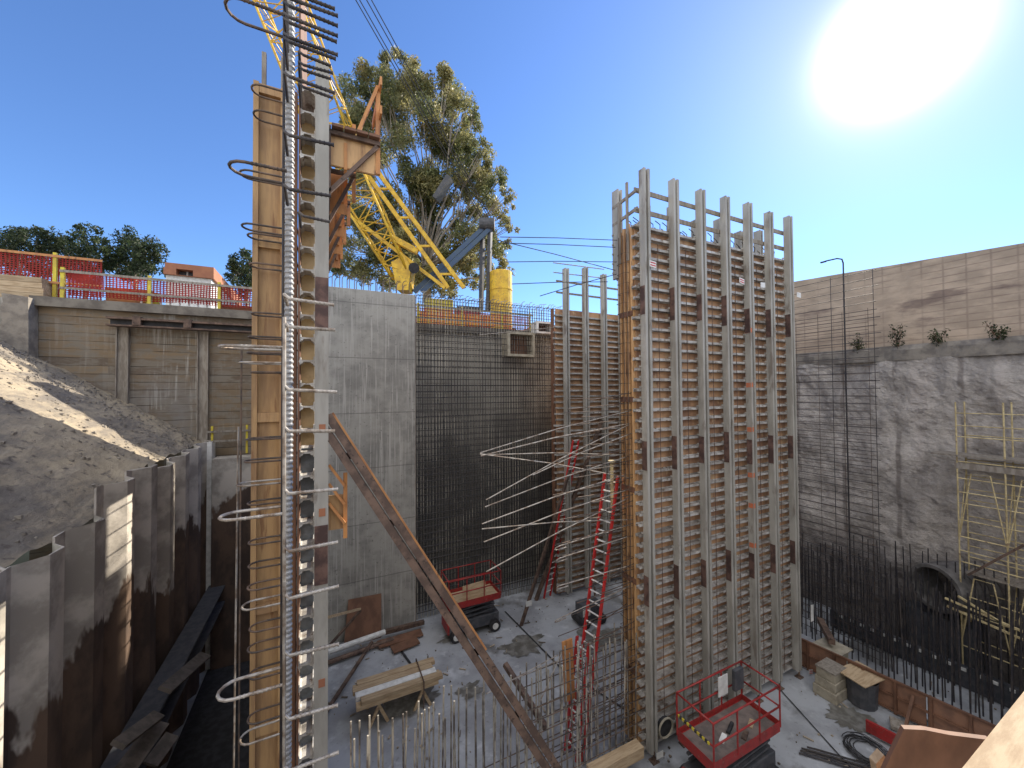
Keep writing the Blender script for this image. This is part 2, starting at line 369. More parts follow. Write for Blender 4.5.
def patch(px, py, rx, ry, seed):
    c = W(px, py, Z=0); n = 60; pts = []
    for k in range(n):
        a = 2*math.pi*k/n; q = 1+.6*noise.fractal((math.cos(a)*1.4, math.sin(a)*1.4, seed*3.1), .6, 2, 4); pts.append((c.x+rx*q*math.cos(a), c.y+ry*q*math.sin(a), .026))
    g.add(pts, [tuple(range(n))])
patch(522, 646, .95, .55, 1); patch(470, 690, .5, .3, 2); patch(600, 640, .9, .7, 3); patch(465, 632, 1.0, .5, 5); patch(850, 720, .6, .5, 8); patch(415, 700, .9, .5, 9)
tag(build(g, 'wet_patch', M('wet_concrete', (.12, .115, .10), (.22, .215, .20), 3, .45, bump=.3)), kind='structure')
g = MB()
for (a, b, w) in (((505, 612), (560, 668), .035), ((560, 668), (640, 720), .04), ((400, 650), (416, 672), .05), ((780, 690), (850, 768), .02)):
    p = W(*a, Z=0); q = W(*b, Z=0); n = 12; o = None
    for k in range(n):
        A = p.lerp(q, k/n); B = p.lerp(q, (k+1)/n); A.z = B.z = .031; sd = (q-p).cross(Vector((0, 0, 1))).normalized()*w
        w0 = sd*(1+.5*noise.noise((k*1.3, 0, 0))); w1 = sd*(1+.5*noise.noise((k*1.3+1.3, 0, 0)))
        g.quad(A-w0, A+w0, B+w1, B-w1)
tag(build(g, 'floor_joint', black), kind='structure')
tag(build(MB().box(-4.0, -1.05, 5, 18.6, -.05, .06), 'trench_shade_sheet', black), kind='structure')  # black sheet laid in to paint the trench's deep shade
g = MB()
for _ in range(900):
    x = random.uniform(-.8, 20); y = random.uniform(2, 18); k = noise.noise((x*.35, y*.35, 2))
    if k < -.1: continue
    if random.random() < .7: stone(g, (x, y, .03), random.choice((.015, .02, .035)))
    else:
        a = random.uniform(0, 3.1); L = random.uniform(.08, .3); g.bar((x, y, .035), (x+L*math.cos(a), y+L*math.sin(a), .035), random.uniform(.02, .06), .02)
tag(build(g, 'floor_debris', M('debris', (.30, .25, .19), (.12, .10, .08), .8, .9, island=.8)), 'small stones and wood chips scattered over the pit floor', 'debris', kind='stuff')
# slab the photographer stands on, and the near end of the pit
tag(build(MB().box(-6, 2.0, -9, .6, -.2, 9.05), 'viewing_slab', castm), kind='structure')
tag(build(MB().box(-13, 23, -9.4, -9.02, -.3, 13.86), 'near_pit_face', rock_m), kind='structure')

# ------------------------------------------------------------------ pit walls
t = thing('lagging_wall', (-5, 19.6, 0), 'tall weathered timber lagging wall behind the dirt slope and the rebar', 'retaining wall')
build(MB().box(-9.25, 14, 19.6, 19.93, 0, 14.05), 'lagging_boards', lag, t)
for x in (-6.85, -4.42, -1.8):
    g = MB()
    g.box(x-.18, x-.145, 19.42, 19.6, 0, 13.25).box(x+.145, x+.18, 19.42, 19.6, 0, 13.25).box(x-.145, x+.145, 19.52, 19.597, 0, 13.25)
    build(g, 'soldier_pile', greywood, t)
build(MB().box(-9.25, 14, 19.35, 19.597, 13.78, 14.12), 'top_kerb', M('stained_kerb', (.22, .20, .17), (.13, .115, .10), 1.5, .9, bump=.6), t)
g = MB()   # grout streaked board edge lines
t2 = thing('steel_waler', (-5, 19.3, 13.2), 'dark twin channel steel waler bolted along the top of the timber lagging', 'steel beam')
build(MB().box(-7.15, -1.2, 19.0, 19.35, 13.42, 13.50), 'upper_flange', rust, t2)
build(MB().box(-7.15, -1.2, 19.0, 19.35, 13.16, 13.22), 'lower_flange', rust, t2)
build(MB().box(-7.10, -1.2, 19.20, 19.24, 13.22, 13.42), 'web', black, t2)
for x in (-6.3, -4.8):
    build(MB().box(x-.12, x+.12, 18.97, 19.2, 13.21, 13.55), 'bracket', rust, t2)
g = MB()
poly = []
for k in range(9): poly.append((-9.75+.18*noise.noise((k*.9, 0, 5))-(.12*(8-k)/8), 0, 11.6+k*.31))
pts = [(p[0], 19.05, p[2]) for p in poly]+[(-9.12, 19.05, 14.0), (-9.08, 19.05, 11.3)]
g.sheet(pts, (0, .5, 0))
tag(build(g, 'concrete_pillar', rubble), 'broken pale concrete pillar at the left end of the timber lagging', 'concrete pillar')
tag(build(MB().box(-13, -9.28, 19.3, 19.9, 9, 13.98), 'end_wall', castm), 'dark smooth concrete wall left of the broken pillar', 'concrete wall')

# cast concrete wall
t = thing('concrete_wall', (1.2, 18.5, 0), 'smooth grey cast concrete wall section beside the open rebar cage', 'concrete wall')
g = MB(); g.box(-1.5, 3.82, 18.2, 19.15, 0, 15.22)
build(g, 'wall_panel', castm, t, bevel=.02)
build(MB().box(3.82, 3.86, 18.22, 19.12, 0, 15.25), 'stop_end', greywood, t)
# curved dowel tops along the wall
def cane(x, y, z0, z1, r=.018, dx=.28):
    pts = [(x, y, z0), (x, y, z1)]
    for k in range(1, 5):
        a = k*R(24); pts.append((x+dx*.6*(1-math.cos(a)), y, z1+dx*.7*math.sin(a)))
    return MB().path(pts, r, 5)
p0 = None
for row, y in enumerate((18.4, 18.95)):
    for k in range(17):
        x = -1.2+k*.3+row*.12
        if x > 3.7: continue
        if p0 is None:
            p0 = build(cane(x, y, 15.0, 15.75), 'rebar_dowel', rebar_m)
            tag(p0, 'cane shaped rebar dowel standing in a row on the cast concrete wall top', 'rebar', 'cane shaped dowels on the concrete wall')
            q0 = (x, y)
        else: dup(p0, (x-q0[0], y-q0[1], random.uniform(-.12, .05)))
# ------------------------------------------------------------------ rebar curtains
def curtain(name, label, axis, a0, a1, fixed, z0, z1, va, hz, rv, rh, mv, mh, cap=True, jit=.02, hfilter=None):
    base = ((a0+a1)/2, fixed, z0) if axis == 'x' else (fixed, (a0+a1)/2, z0)
    t = thing(name, base, label, 'rebar mat'); n = int((a1-a0)/va)+1; pr = None
    for k in range(n):
        a = a0+k*va
        if pr is None:
            if axis == 'x': g = cane(a, fixed, z0, z1, rv) if cap else MB().path([(a, fixed, z0), (a, fixed, z1)], rv, 5)
            else: g = MB().path([(fixed, a, z0), (fixed, a, z1)], rv, 5)
            pr = build(g, 'vertical_bar', mv, t)
        else:
            j = random.uniform(-jit, jit); off = (k*va+j, random.uniform(-.02, .02), random.uniform(-.1, .06)) if axis == 'x' else (random.uniform(-.02, .02), k*va+j, random.uniform(-.1, .06))
            dup(pr, off, t)
    pr = None; n = int((z1-z0)/hz)
    for k in range(n):
        z = z0+.3+k*hz
        if pr is None:
            off = .035
            if axis == 'x': g = MB().path([(a0-.05, fixed-off, z), (a1+.1, fixed-off, z)], rh, 5)
            else: g = MB().path([(fixed-off, a0-.1, z), (fixed-off, a1+.1, z)], rh, 5)
            pr = build(g, 'horizontal_bar', mh, t)
        else:
            e = random.uniform(-.12, .12); dup(pr, (e, 0, k*hz+random.uniform(-jit, jit)) if axis == 'x' else (0, e, k*hz), t)
    return t
curtain('rebar_curtain', 'front rebar curtain of dense bars right of the cast concrete wall', 'x', 3.95, 12.4, 18.35, 0, 15.25, .152, .305, .016, .016, rebar_cu, rebar_dk)
curtain('rebar_curtain', 'rear rebar curtain close against the timber lagging boards', 'x', 4.02, 12.4, 18.95, 0, 15.25, .152, .305, .015, .014, rebar_dk, rebar_dk)
curtain('side_rebar_curtain', 'widely spaced rebar curtain right of the tall form in front of the rough wall', 'y', 7.2, 10.6, 19.1, 0, 15.3, 1.4, .305, .012, .013, rebar_dk, rebar_dk, cap=False)
curtain('side_rebar_curtain', 'fainter second rebar curtain between the tall form and the rough wall', 'y', 7.8, 11.6, 20.2, 0, 14.0, .9, .305, .009, .010, rebar_m, rebar_m, cap=False)
# block-outs tied into the curtain
def frame_box(x0, x1, z0, z1, y0, y1, w, label, mat):
    t = thing('blockout_box', ((x0+x1)/2, y0, z0), label, 'window form')
    g = MB(); g.box(x0, x1, y0, y1, z1-w, z1).box(x0, x1, y0, y1, z0, z0+w).box(x0, x0+w, y0, y1, z0+w, z1-w).box(x1-w, x1, y0, y1, z0+w, z1-w)
    build(g, 'frame', mat, t); build(MB().box(x0+w, x1-w, y1-.05, y1-.02, z0+w, z1-w), 'back_panel', brownply, t)
a = W(508, 331, Y=18.15); b = W(535, 357, Y=18.15)
frame_box(a.x, b.x, b.z, a.z, 18.15, 18.9, .13, 'white edged square box frame set into the rebar curtain, larger one', conc_b)
a = W(537, 321, Y=18.2); b = W(553, 334, Y=18.2)
frame_box(a.x, b.x, b.z, a.z, 18.2, 18.9, .10, 'small box frame high beside the far wall form', white)

# ------------------------------------------------------------------ right wall
def rough_wall(name, mat, x, y0, y1, z0, ztop, ny, nz, amp, label, slope=None):
    g = MB()
    for i in range(ny+1):
        for j in range(nz+1):
            y = y0+(y1-y0)*i/ny; zt = ztop(y) if callable(ztop) else ztop; z = z0+(zt-z0)*j/nz
            n = noise.fractal((y*.6, z*.6, x), 1, 2, 6)+.5*noise.noise((y*.25, z*.8, 7))
            g.v.append((x+amp*n, y, z))
    for i in range(ny):
        for j in range(nz):
            a = i*(nz+1)+j; g.f.append((a, a+1, a+nz+2, a+nz+1))
    n0 = len(g.v)
    for i in range(ny+1):
        for j in (0, nz): v = g.v[i*(nz+1)+j]; g.v.append((x+.55, v[1], v[2]))
    for i in range(ny): # top, bottom and back
        a = i*(nz+1)+nz; g.f.append((a, n0+2*i+1, n0+2*i+3, a+nz+1)); g.f.append((n0+2*i, n0+2*i+2, n0+2*i+3, n0+2*i+1))
    return tag(build(g, name, mat, smooth=False), label, 'retaining wall')
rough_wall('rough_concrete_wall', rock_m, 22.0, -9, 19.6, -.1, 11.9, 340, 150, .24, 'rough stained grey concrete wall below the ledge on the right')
rough_wall('shotcrete_wall', upper_m, 22.25, -9, 19.6, 11.9, lambda y: 15.8+.075*(y-4.5), 120, 30, .03, 'brown gridded shotcrete wall above the ledge on the right')
g = MB(); NY = 120
for i in range(NY+1):
    y = -9+28.6*i/NY; n = .12*noise.fractal((y*1.2, 3, 3), 1, 2, 4)
    for (dx, z) in ((.35, 12.5), (0, 12.48), (-.05+n, 12.30+n*.4), (.0+n*.6, 11.85)): g.v.append((21.85+dx, y, z))
for i in range(NY):
    for k in range(3): a = i*4+k; g.f.append((a, a+4, a+5, a+1))
tag(build(g, 'wall_ledge', rubble), 'pale concrete ledge line between brown upper wall and rough lower wall', 'ledge')

# ------------------------------------------------------------------ sheet piles on the left
def sheetpile(y0, ztop, label):
    g = MB(); xo, xi = -4.06, -4.34; th = .02
    prof = [(xi, y0), (xi, y0+.30), (xo, y0+.62), (xo, y0+1.02), (xi, y0+1.38)]
    n = len(prof)
    for z in (-.1, ztop):
        for p in prof: g.v.append((p[0], p[1], z+(random.uniform(-.03, .03) if z > 0 else 0)))
        for p in prof: g.v.append((p[0]-.035, p[1], z))
    for k in range(n-1):
        g.f += [(k, 2*n+k, 2*n+k+1, k+1), (n+k, n+k+1, 3*n+k+1, 3*n+k), (2*n+k, 3*n+k, 3*n+k+1, 2*n+k+1)]
    g.f += [(0, n, 3*n, 2*n), (n-1, 3*n-1, 4*n-1, 2*n-1)]
    o = build(g, 'sheet_pile', sheet_m)
    return tag(o, label, 'sheet pile', 'interlocked sheet piles below the dirt slope')
ntop = [8.05, 8.15, 8.0, 8.1, 8.65, 8.75, 8.55, 8.65, 8.7, 8.75, 8.75, 8.9, 8.9]
y = 5.73; k = 0
spl = ['slurry covered sheet pile at the bottom left edge of the photo', 'slurry covered sheet pile second from the left edge', 'grey and brown sheet pile with the lowest top, left of the bright strip',
       'sheet pile carrying the long bright sunlit strip', 'dark sheet pile right behind the bright sunlit strip', 'dark sheet pile with slanted streaks of sunlight',
       'dark sheet pile where the sunlit dirt band meets the wall']
while y < 18.6:
    sheetpile(y, ntop[k], spl[k] if k < len(spl) else 'dark sheet pile in the shaded far run by the handrail'); y += 1.38; k += 1
y = 5.73-1.38*11
while y < 5.7:
    sheetpile(y, 8.0, 'sheet pile beyond the left edge of the photo'); y += 1.38
tag(build(MB().box(-4.1, -3.95, 18.72, 19.3, 0, 8.75), 'end_pile', white), 'pale sunlit end pile below the small handrail', 'pile')
# waler and debris in the dark trench
t = thing('trench_waler', (-3.75, 14, 2.4), 'dark long steel beam along the foot of the sheet piles', 'steel beam')
build(MB().box(-4.0, -3.45, 8.5, 19, 3.15, 3.2), 'top_flange', dkgrey, t); build(MB().box(-3.75, -3.7, 8.5, 19, 2.6, 3.15), 'web', dkgrey, t)
build(MB().box(-4.0, -3.45, 8.5, 19, 2.55, 2.6), 'bottom_flange', dkgrey, t)
for (a, b, w, h, lb) in (((125, 770), (160, 722), .35, .05, 'splintered plank with a sunlit end in the dark trench, left one'), ((150, 765), (172, 735), .3, .06, 'short plank lying on debris in the dark trench'),
                     ((165, 690), (205, 655), .3, .08, 'plank lying on the steel beam in the dark trench'), ((118, 745), (158, 715), .25, .08, 'thin board resting on the sunlit plank in the trench')):
    tag(build(MB().bar(W(*a, X=-3.3), W(*b, X=-3.1), w, h, (.6, 0, 1)), 'loose_plank', M('dirty_plank', (.13, .11, .095), (.08, .07, .06), 5, .8) if 'left one' in lb else bpy.data.materials['dirty_plank']), lb, 'plank')

# ------------------------------------------------------------------ guard rails and orange netting on the street edge
def guard(name, label, pts, y, zb, zt, net, netmat, posts, postmat=yellowd, railmat=greywood):
    t = thing(name, ((pts[0]+pts[1])/2, y, zb), label, 'guard rail')
    for px in posts:
        g = MB().box(px-.05, px+.05, y-.06, y+.04, zb, zt+.1); build(g, 'post', postmat, t)
    g = MB().box(pts[0], pts[1], y-.10, y-.06, zt-.09, zt); build(g, 'top_rail', railmat, t)
    g = MB().box(pts[0], pts[1], y-.10, y-.06, (zt+zb)/2-.06, (zt+zb)/2+.02); build(g, 'mid_rail', railmat, t)
    if net:
        g = MB(); n = 40
        for i in range(n+1):
            x = net[0]+(net[1]-net[0])*i/n
            for z in (net[2], (net[2]+net[3])/2, net[3]): g.v.append((x, y+.06+.06*noise.noise((x*2, z*2, 0)), z+.04*noise.noise((x, z, 4))))
        for i in range(n):
            for k in range(2): a = i*3+k; g.f.append((a, a+3, a+4, a+1))
        build(g, 'safety_netting', netmat, t)
    return t
guard('guard_rail', 'tall orange mesh guard rail at the far left corner, timber rails', (-12.5, -7.95), 20.9, 13.9, 16.0, (-12.5, -8.0, 14.3, 15.95), net_o, (-9.3,), railmat=orangeply)
guard('guard_rail', 'long low guard rail with orange netting over the timber lagging', (-8.75, -1.0), 20.0, 13.95, 15.25, (-8.6, -1.2, 14.35, 15.2), net_o, (-8.7, -6.25, -4.0, -1.8))
guard('guard_rail', 'red netted guard rail seen through the rebar curtain', (3.9, 11.2), 20.1, 13.9, 15.2, (3.9, 11.1, 14.05, 15.1), net_r, (4.4, 6.8, 9.2, 11.0))
for (a, b, z0, z1, mt, lb, nm) in ((-12, -9.4, 14, 15.0, lumber, 'pale timber board pile behind the left mesh guard', 'board_stack'), (-7.7, -6.35, 14, 14.85, orangeply, 'orange plywood stack behind the low guard rail', 'board_stack'),
                       (-4.1, -1.2, 13.95, 14.5, orangep, 'orange barrier board on the kerb right of the ladder', 'barrier_board')):
    g = MB()
    for k in range(5): g.box(a+random.uniform(-.05, .05), b+random.uniform(-.05, .05), 20.4+(.0), 21.4, z0+(z1-z0)*k/5, z0+(z1-z0)*(k+1)/5-.01)
    tag(build(g, nm, mt), lb, 'boards')
t = thing('white_ladder', (-5.3, 20.25, 14), 'pale ladder lying on its side behind the low guard rail', 'ladder')
build(MB().box(-6.7, -4.1, 20.2, 20.26, 14.10, 14.18), 'rail', white, t); build(MB().box(-6.7, -4.1, 20.2, 20.26, 14.52, 14.60), 'rail', white, t)
pr = build(MB().box(-6.6, -6.54, 20.21, 20.25, 14.18, 14.52), 'rung', white, t)
for k in range(1, 9): dup(pr, (k*.3, 0, 0), t)
g = MB().path([(-6.3, 20.5, 14), (-6.3, 20.5, 14.75)], .22, 14)
tag(build(g, 'yellow_drum', yellowd), 'small yellow drum behind the low guard rail', 'drum')
t = thing('added_shade_box', (-1.45, 21.4, STZ), 'added unseen box behind the near wall form, shading the dirt slope', 'shade blocker')  # unseen box added to cast the slope's upper shadow edge
build(MB().box(-2.75, -.2, 20.3, 22.6, STZ, 16.25), 'shade_box_body', dkgrey, t, bevel=.03); build(MB().box(-1.4, -1.36, 20.27, 20.298, STZ+.1, 16.1), 'shade_box_seam', black, t)
# small yellow handrail at the end of the sheet piles
t = thing('yellow_handrail', (-3.5, 19.0, 8.4), 'small yellow post handrail at the end of the sheet piles', 'handrail')
for x in (-4.0, -2.85): build(MB().box(x-.035, x+.035, 18.98, 19.05, 8.2, 9.35), 'post', yellowd, t)
for z in (9.1, 8.72): build(MB().box(-4.15, -2.7, 18.9, 18.95, z, z+.07), 'rail', greywood, t)
tag(build(MB().box(-3.9, -1.6, 18.5, 19.3, 0, 8.1), 'low_wall', sheet_m), 'low brown stained wall under the yellow handrail', 'wall')

# ------------------------------------------------------------------ background: building, trees
def bpt(px, py, D): return W(px, py, D=D)
t = thing('orange_building', (-26, 45, 13.9), 'flat roofed orange and white building behind the guard rail', 'building')
a = W(166, 263, Y=46); b = W(211, 310, Y=46); zt = a.z; x0 = a.x; x1 = b.x
zs = W(190, 277, Y=46).z
build(MB().box(x0, x1, 46, 60, 13.9, zs-.01), 'lower_wall', white, t)
xa = W(176, 270, Y=45.7).x; xb = W(193, 270, Y=45.7).x; za = W(180, 275, Y=45.7).z; zb = W(180, 269, Y=45.7).z
g = MB().box(x0, x1+.25, 45.7, 60, zb, zt).box(x0-.1, xa, 45.7, 60, zs, zb).box(xb, x1+.25, 45.7, 60, zs, zb).box(xa, xb, 45.7, 46.2, zs, za)
build(g, 'upper_storey', orangep, t)
w_ = build(MB().box(xa, xb, 46.6, 46.7, za, zb), 'window', dkgrey, t)
build(MB().box((xa+xb)/2-.06, (xa+xb)/2+.06, 46.5, 46.6, za, zb), 'frame', white, w_)
build(MB().box(x1+.2, x1+.3, 48.5, 56, zt-3.0, zt-1.5), 'side_window', dkgrey, t)

def leaves(mb, c, r, n, s, flat=1.0):
    for _ in range(n):
        d = Vector((random.gauss(0, 1), random.gauss(0, 1), random.gauss(0, 1))).normalized()*(random.random()**.42)*r
        d.z *= flat; p = Vector(c)+d
        a = Vector((random.uniform(-1, 1), random.uniform(-1, 1), random.uniform(-1.4, .3))).normalized()
        b = a.cross(Vector((random.uniform(-1, 1), random.uniform(-1, 1), random.uniform(-1, 1)))).normalized()
        l = s*random.uniform(.6, 1.4); w = l*.38
        mb.quad(p-a*l-b*w*.2, p+b*w, p+a*l+b*w*.2, p-b*w)
def limb(mb, p, q, r0, r1, wob=.3, n=6):
    p = Vector(p); q = Vector(q); pts = []; L = (q-p).length
    for i in range(n+1):
        f = i/n; pts.append(p.lerp(q, f)+Vector((noise.noise((f*3, p.x, p.z)), noise.noise((f*3, p.y, q.x)), 0))*wob*math.sin(math.pi*f)*L*.12)
    mb.path(pts, [r0+(r1-r0)*i/n for i in range(n+1)], 7)
def tree(name, label, clumps, trunk, D, mat, s, dens, trunkmat=bark, r0=.35):
    if D > 40: clumps = [(a, b-5, c*1.3) for a, b, c in clumps]
    base = W(*trunk[0], D=D); base.z = STZ
    t = thing(name, base, label, 'tree'); tb = MB(); cb = MB()
    fork = W(*trunk[1], D=D); limb(tb, base, fork, r0, r0*.7)
    for (px, py, rp) in clumps:
        dd = D+random.uniform(-1, 1)*min(3.5, D*.1); c = W(px, py, D=dd); r = rp*D/FP
        st = fork.lerp(base, random.uniform(0, .25)); limb(tb, st, c, r0*.2, .02, .6)
        nsub = 8
        for k in range(nsub):
            o = Vector((random.gauss(0, .45), random.gauss(0, .45), random.gauss(0, .45)))*r
            leaves(cb, c+o, r*random.uniform(.30, .55), int(dens*r*r/nsub), s)
            if k % 2: limb(tb, c.lerp(st, .3), c+o, .035, .012, .3, 3)
    build(tb, 'trunk', trunkmat, t, smooth=True); build(cb, 'crown', mat, t)
    return t
eu = [(402,80,24),(375,90,22),(430,95,24),(448,110,20),(360,115,24),(395,120,28),(430,130,28),(455,140,20),(375,150,26),(415,165,30),(450,165,24),(475,115,9),
      (470,150,15),(485,170,17),(475,190,20),(500,180,10),(360,180,22),(390,200,26),(425,205,26),(460,215,22),(495,200,14),(505,215,9),(490,235,16),(355,215,16),(345,245,12),(370,235,22),
      (400,245,20),(440,245,20),(365,262,18),(350,268,12),(468,262,20),(495,258,15),(505,245,9),(420,272,18),(385,285,16),(450,285,14),(352,95,13),(385,66,12),(475,285,12),(440,150,18),(405,100,18)]
eu += [(360,230,20),(380,255,20),(405,265,20),(430,235,22),(455,250,18),(480,250,16),(345,270,12),(395,225,20),(470,235,16),(420,180,24),(440,275,18),(445,80,16),(460,100,14),(472,130,15),(350,130,14),(345,165,12),(480,150,10),(470,175,18),(508,195,8),(510,225,8),(380,100,18),(410,62,12),(420,78,16),(500,275,10),(345,205,12)]
tree('eucalyptus_tree', 'tall pale trunked eucalyptus behind the yellow crane boom', eu, ((430, 330), (425, 262)), 30, leaf_e, .11, 1150, r0=.42)
tree('hedge_tree', 'dark bushy tree at the far left above the orange mesh', [(5,245,14),(25,240,12),(42,250,13),(15,262,16),(45,268,14),(-15,250,16),(60,255,9)], ((20, 300), (20, 270)), 42, leaf_d, .17, 330, r0=.25)
tree('hedge_tree', 'dark tree with thin upright shoots behind the mesh guard', [(68,250,8),(78,245,8),(62,265,12),(85,262,12),(95,244,10),(90,270,14),(102,255,9),(72,275,12)], ((85, 300), (85, 270)), 42, leaf_d, .17, 330, r0=.25)
tree('hedge_tree', 'rounded green tree just left of the orange building', [(118,250,11),(135,245,11),(148,255,11),(125,265,14),(145,270,13),(155,268,10),(112,268,12),(135,278,14)], ((135, 300), (135, 272)), 42, leaf_d, .17, 330, r0=.25)
tree('hedge_tree', 'small dark tree between the orange building and the timber bulkhead', [(240,272,9),(250,266,10),(232,280,9),(246,284,11),(258,275,10)], ((248, 300), (246, 285)), 45, leaf_d, .18, 330, r0=.25)
# weeds on the ledge
for (px, py, h, lb) in ((898, 330, 1.1, 'largest green weed growing on the wall ledge'), (938, 320, .8, 'second weed growing on the wall ledge'), (858, 335, .7, 'thin weed on the ledge near the tall hooked rod'), (998, 325, .6, 'low dry weed on the ledge above the scaffold')):
    p = W(px, py, X=21.8); p.z = 12.42
    t = thing('weed', p, lb, 'plant'); g = MB(); s_ = MB()
    for _ in range(7):
        q = p+Vector((random.uniform(-.25, .1), random.uniform(-.25, .25), h*random.uniform(.3, 1))); s_.path([p, q], .008, 4); leaves(g, q, .14, 10, .05); leaves(g, p.lerp(q, .6), .18, 14, .05); leaves(g, p.lerp(q, .2), .2, 10, .05)
    build(s_, 'stem', brownply, t); build(g, 'leaves', leaf_d, t)

# ------------------------------------------------------------------ crane
DC = 24.0
t = thing('crawler_crane', W(450, 320, D=25), 'yellow lattice boom crane standing behind the pit wall', 'crane')
def lattice(p, q, w0, w1, r, n, parent, name, mat, side=None):
    p = Vector(p); q = Vector(q); d = (q-p).normalized(); a = side or d.cross(FW).normalized(); a = Vector(a); b = d.cross(a).normalized()
    g = MB(); cs = []
    for (i, j) in ((-1, -1), (1, -1), (1, 1), (-1, 1)):
        A = p+(a*i+b*j)*w0/2; B = q+(a*i+b*j)*w1/2; cs.append((A, B)); g.path([A, B], r, 6)
    build(g, name, mat, parent, smooth=True)
    g = MB()
    for k in range(n):
        f0, f1 = k/n, (k+1)/n
        for c in range(4):
            A, B = cs[c], cs[(c+1) % 4]
            P, Q = (A, B) if k % 2 else (B, A)
            g.path([P[0].lerp(P[1], f0), Q[0].lerp(Q[1], f1)], r*.5, 5); g.path([A[0].lerp(A[1], f0), B[0].lerp(B[1], f0)], r*.45, 4)
    build(g, 'boom_lacing', mat, parent)
foot = W(402, 277, D=DC); knee = W(348, 175, D=DC-1)
lattice(foot, knee, 1.0, 2.1, .075, 6, t, 'boom_section', yellow)
lattice(knee, W(262, -50, D=DC-3.2), 2.1, 2.3, .065, 12, t, 'boom_section', yellow)
A1 = W(456, 288, D=DC+.3); A2 = W(352, 145, D=DC-.5)
g = MB(); off = RT*.5
for o in (-off, off): g.bar(A1+o, A2+o*.7, .22, .24)
for k in range(5):
    c = A1.lerp(A2, .1+k*.2); g.bar(c-off, c+off, .12, .12)
build(g, 'mast', yellow, t)
g = MB(); P1 = W(388, 248, D=DC+.2); P2 = W(428, 262, D=DC+.2)
for a_, b_, w in (((330, 200), (445, 288), .2), ((392, 238), (418, 252), .34)): g.bar(W(*a_, D=DC), W(*b_, D=DC+.2), w, w)
build(g, 'boom_stay', yellow, t)
g = MB(); g.sheet([W(391, 262, D=DC-.6), W(404, 255, D=DC-.6), W(411, 268, D=DC-.6), W(408, 290, D=DC-.6), W(397, 290, D=DC-.6)], FW*1.1); build(g, 'boom_foot', yellow, t)
build(MB().path([W(414, 268, D=DC-.9), W(414, 268, D=DC+.3)], .32, 16), 'winch_drum', black, t)
g = MB(); top = W(487, 228, D=DC+1.5)
for o in (-RT*.35, RT*.35): g.bar(W(418, 292, D=DC+.4)+o*.7, top+o*.7, .26, .28)
build(g, 'gantry_beam', blue, t)
for px in (481, 488): build(MB().bar(top+RT*((px-485)*.07), W(px, 312, D=DC+1.5), .22, .25), 'gantry_leg', dkgrey, t)
build(MB().path([top+RT*-.5+UP*.25, top+RT*.5+UP*.25], .42, 14), 'sheave', dkgrey, t)
g = MB()
for o, e in ((-.35, 350), (-.2, 354), (.15, 361), (.3, 366)): g.path([top+RT*o+UP*.6, W(e, -10, D=DC-2.5)], .028, 5)
build(g, 'cable', black, t)
g = MB().bar(W(450, 178, D=DC+.8), W(436, 200, D=DC+.9), .7, .3); build(g, 'pendant_link', dkgrey, t)
z0 = STZ; cA = W(418, 312, D=25); cB = W(512, 312, D=27)
g = MB(); dv = (cB-cA).normalized(); dv.z = 0; nv = Vector((-dv.y, dv.x, 0))
def ob(p, L, Wd, z0, z1): 
    p = Vector((p.x, p.y, 0)); return MB().sheet([p+Vector((0,0,z0)), p+dv*L+Vector((0,0,z0)), p+dv*L+Vector((0,0,z1)), p+Vector((0,0,z1))], nv*Wd)
build(ob(cA, 6.2, 3, z0+1.2, z0+2.0), 'upperworks', yellow, t, bevel=.04)
build(ob(cA+dv*.5, 1.8, 1.5, z0+2.0, z0+2.9), 'engine_house', yellowd, t, bevel=.04)
build(ob(cA+dv*2.6, 1.6, 1.2, z0+2.0, z0+2.5), 'walkway_box', dkgrey, t)
build(ob(cA-dv*.2-nv*.4, 6.8, .9, z0, z0+1.1), 'crawler_track', black, t); build(ob(cA-dv*.2+nv*3, 6.8, .9, z0, z0+1.1), 'crawler_track', black, t)
p = W(501, 300, D=25.5)
g = MB().path([(p.x, p.y, STZ), (p.x, p.y, W(501, 272, D=25.5).z-.05), (p.x, p.y, W(501, 272, D=25.5).z)], [.74, .74, .68], 24)
for k in range(3): z = STZ+1+k*1.2; g.path([(p.x, p.y, z), (p.x, p.y, z+.08)], .77, 24)
tag(build(g, 'yellow_tank', yellow, smooth=False), 'upright yellow cylindrical tank right of the crane', 'tank')
def tower(px, py, D, w, label):
    a = W(px, py, D=D); tag(build(MB().box(a.x, a.x+w, a.y, a.y+8, STZ, a.z), 'distant_building', orangep), label, 'building')
tower(541, 324, 60, 9, 'low distant building glimpsed between rebar curtain and far form')

# ------------------------------------------------------------------ wall forms facing the camera
def channel_pair(x, y0, z0, z1, parent, name='strongback', w=.26, dep=.26):
    """twin channels back to back with a slot; y0 is the outer (camera side) face"""
    g = MB(); cw = (w-.08)/2; th = .014
    for s in (0, 1):
        xa = x+s*(cw+.08); xb = xa+cw
        if s == 0: web = (xb-th, xb)
        else: web = (xa, xa+th)
        g.box(web[0], web[1], y0, y0+dep, z0, z1)
        fx = (xa, web[0]) if s == 0 else (web[1], xb)
        g.box(fx[0], fx[1], y0, y0+.02, z0, z1); g.box(fx[0], fx[1], y0+dep-.02, y0+dep, z0, z1)
    if name == 'strongback' and y0 < 10:
        z = max(.3, math.ceil((z0+.1)/.305)*.305)
        while z < min(z1-.3, 15.6): g.box(x+w+.003, x+w+.045, y0+.16, y0+.26, z+.05, z+.11); g.box(x-.04, x-.007, y0+.19, y0+.25, z+.05, z+.10); z += .305
    # left side skin as on boxed timber/steel strongbacks
    g.box(x-.006, x+.006, y0+.003, y0+dep-.003, z0+.01, z1-.01)
    return build(g, name, strong, parent)
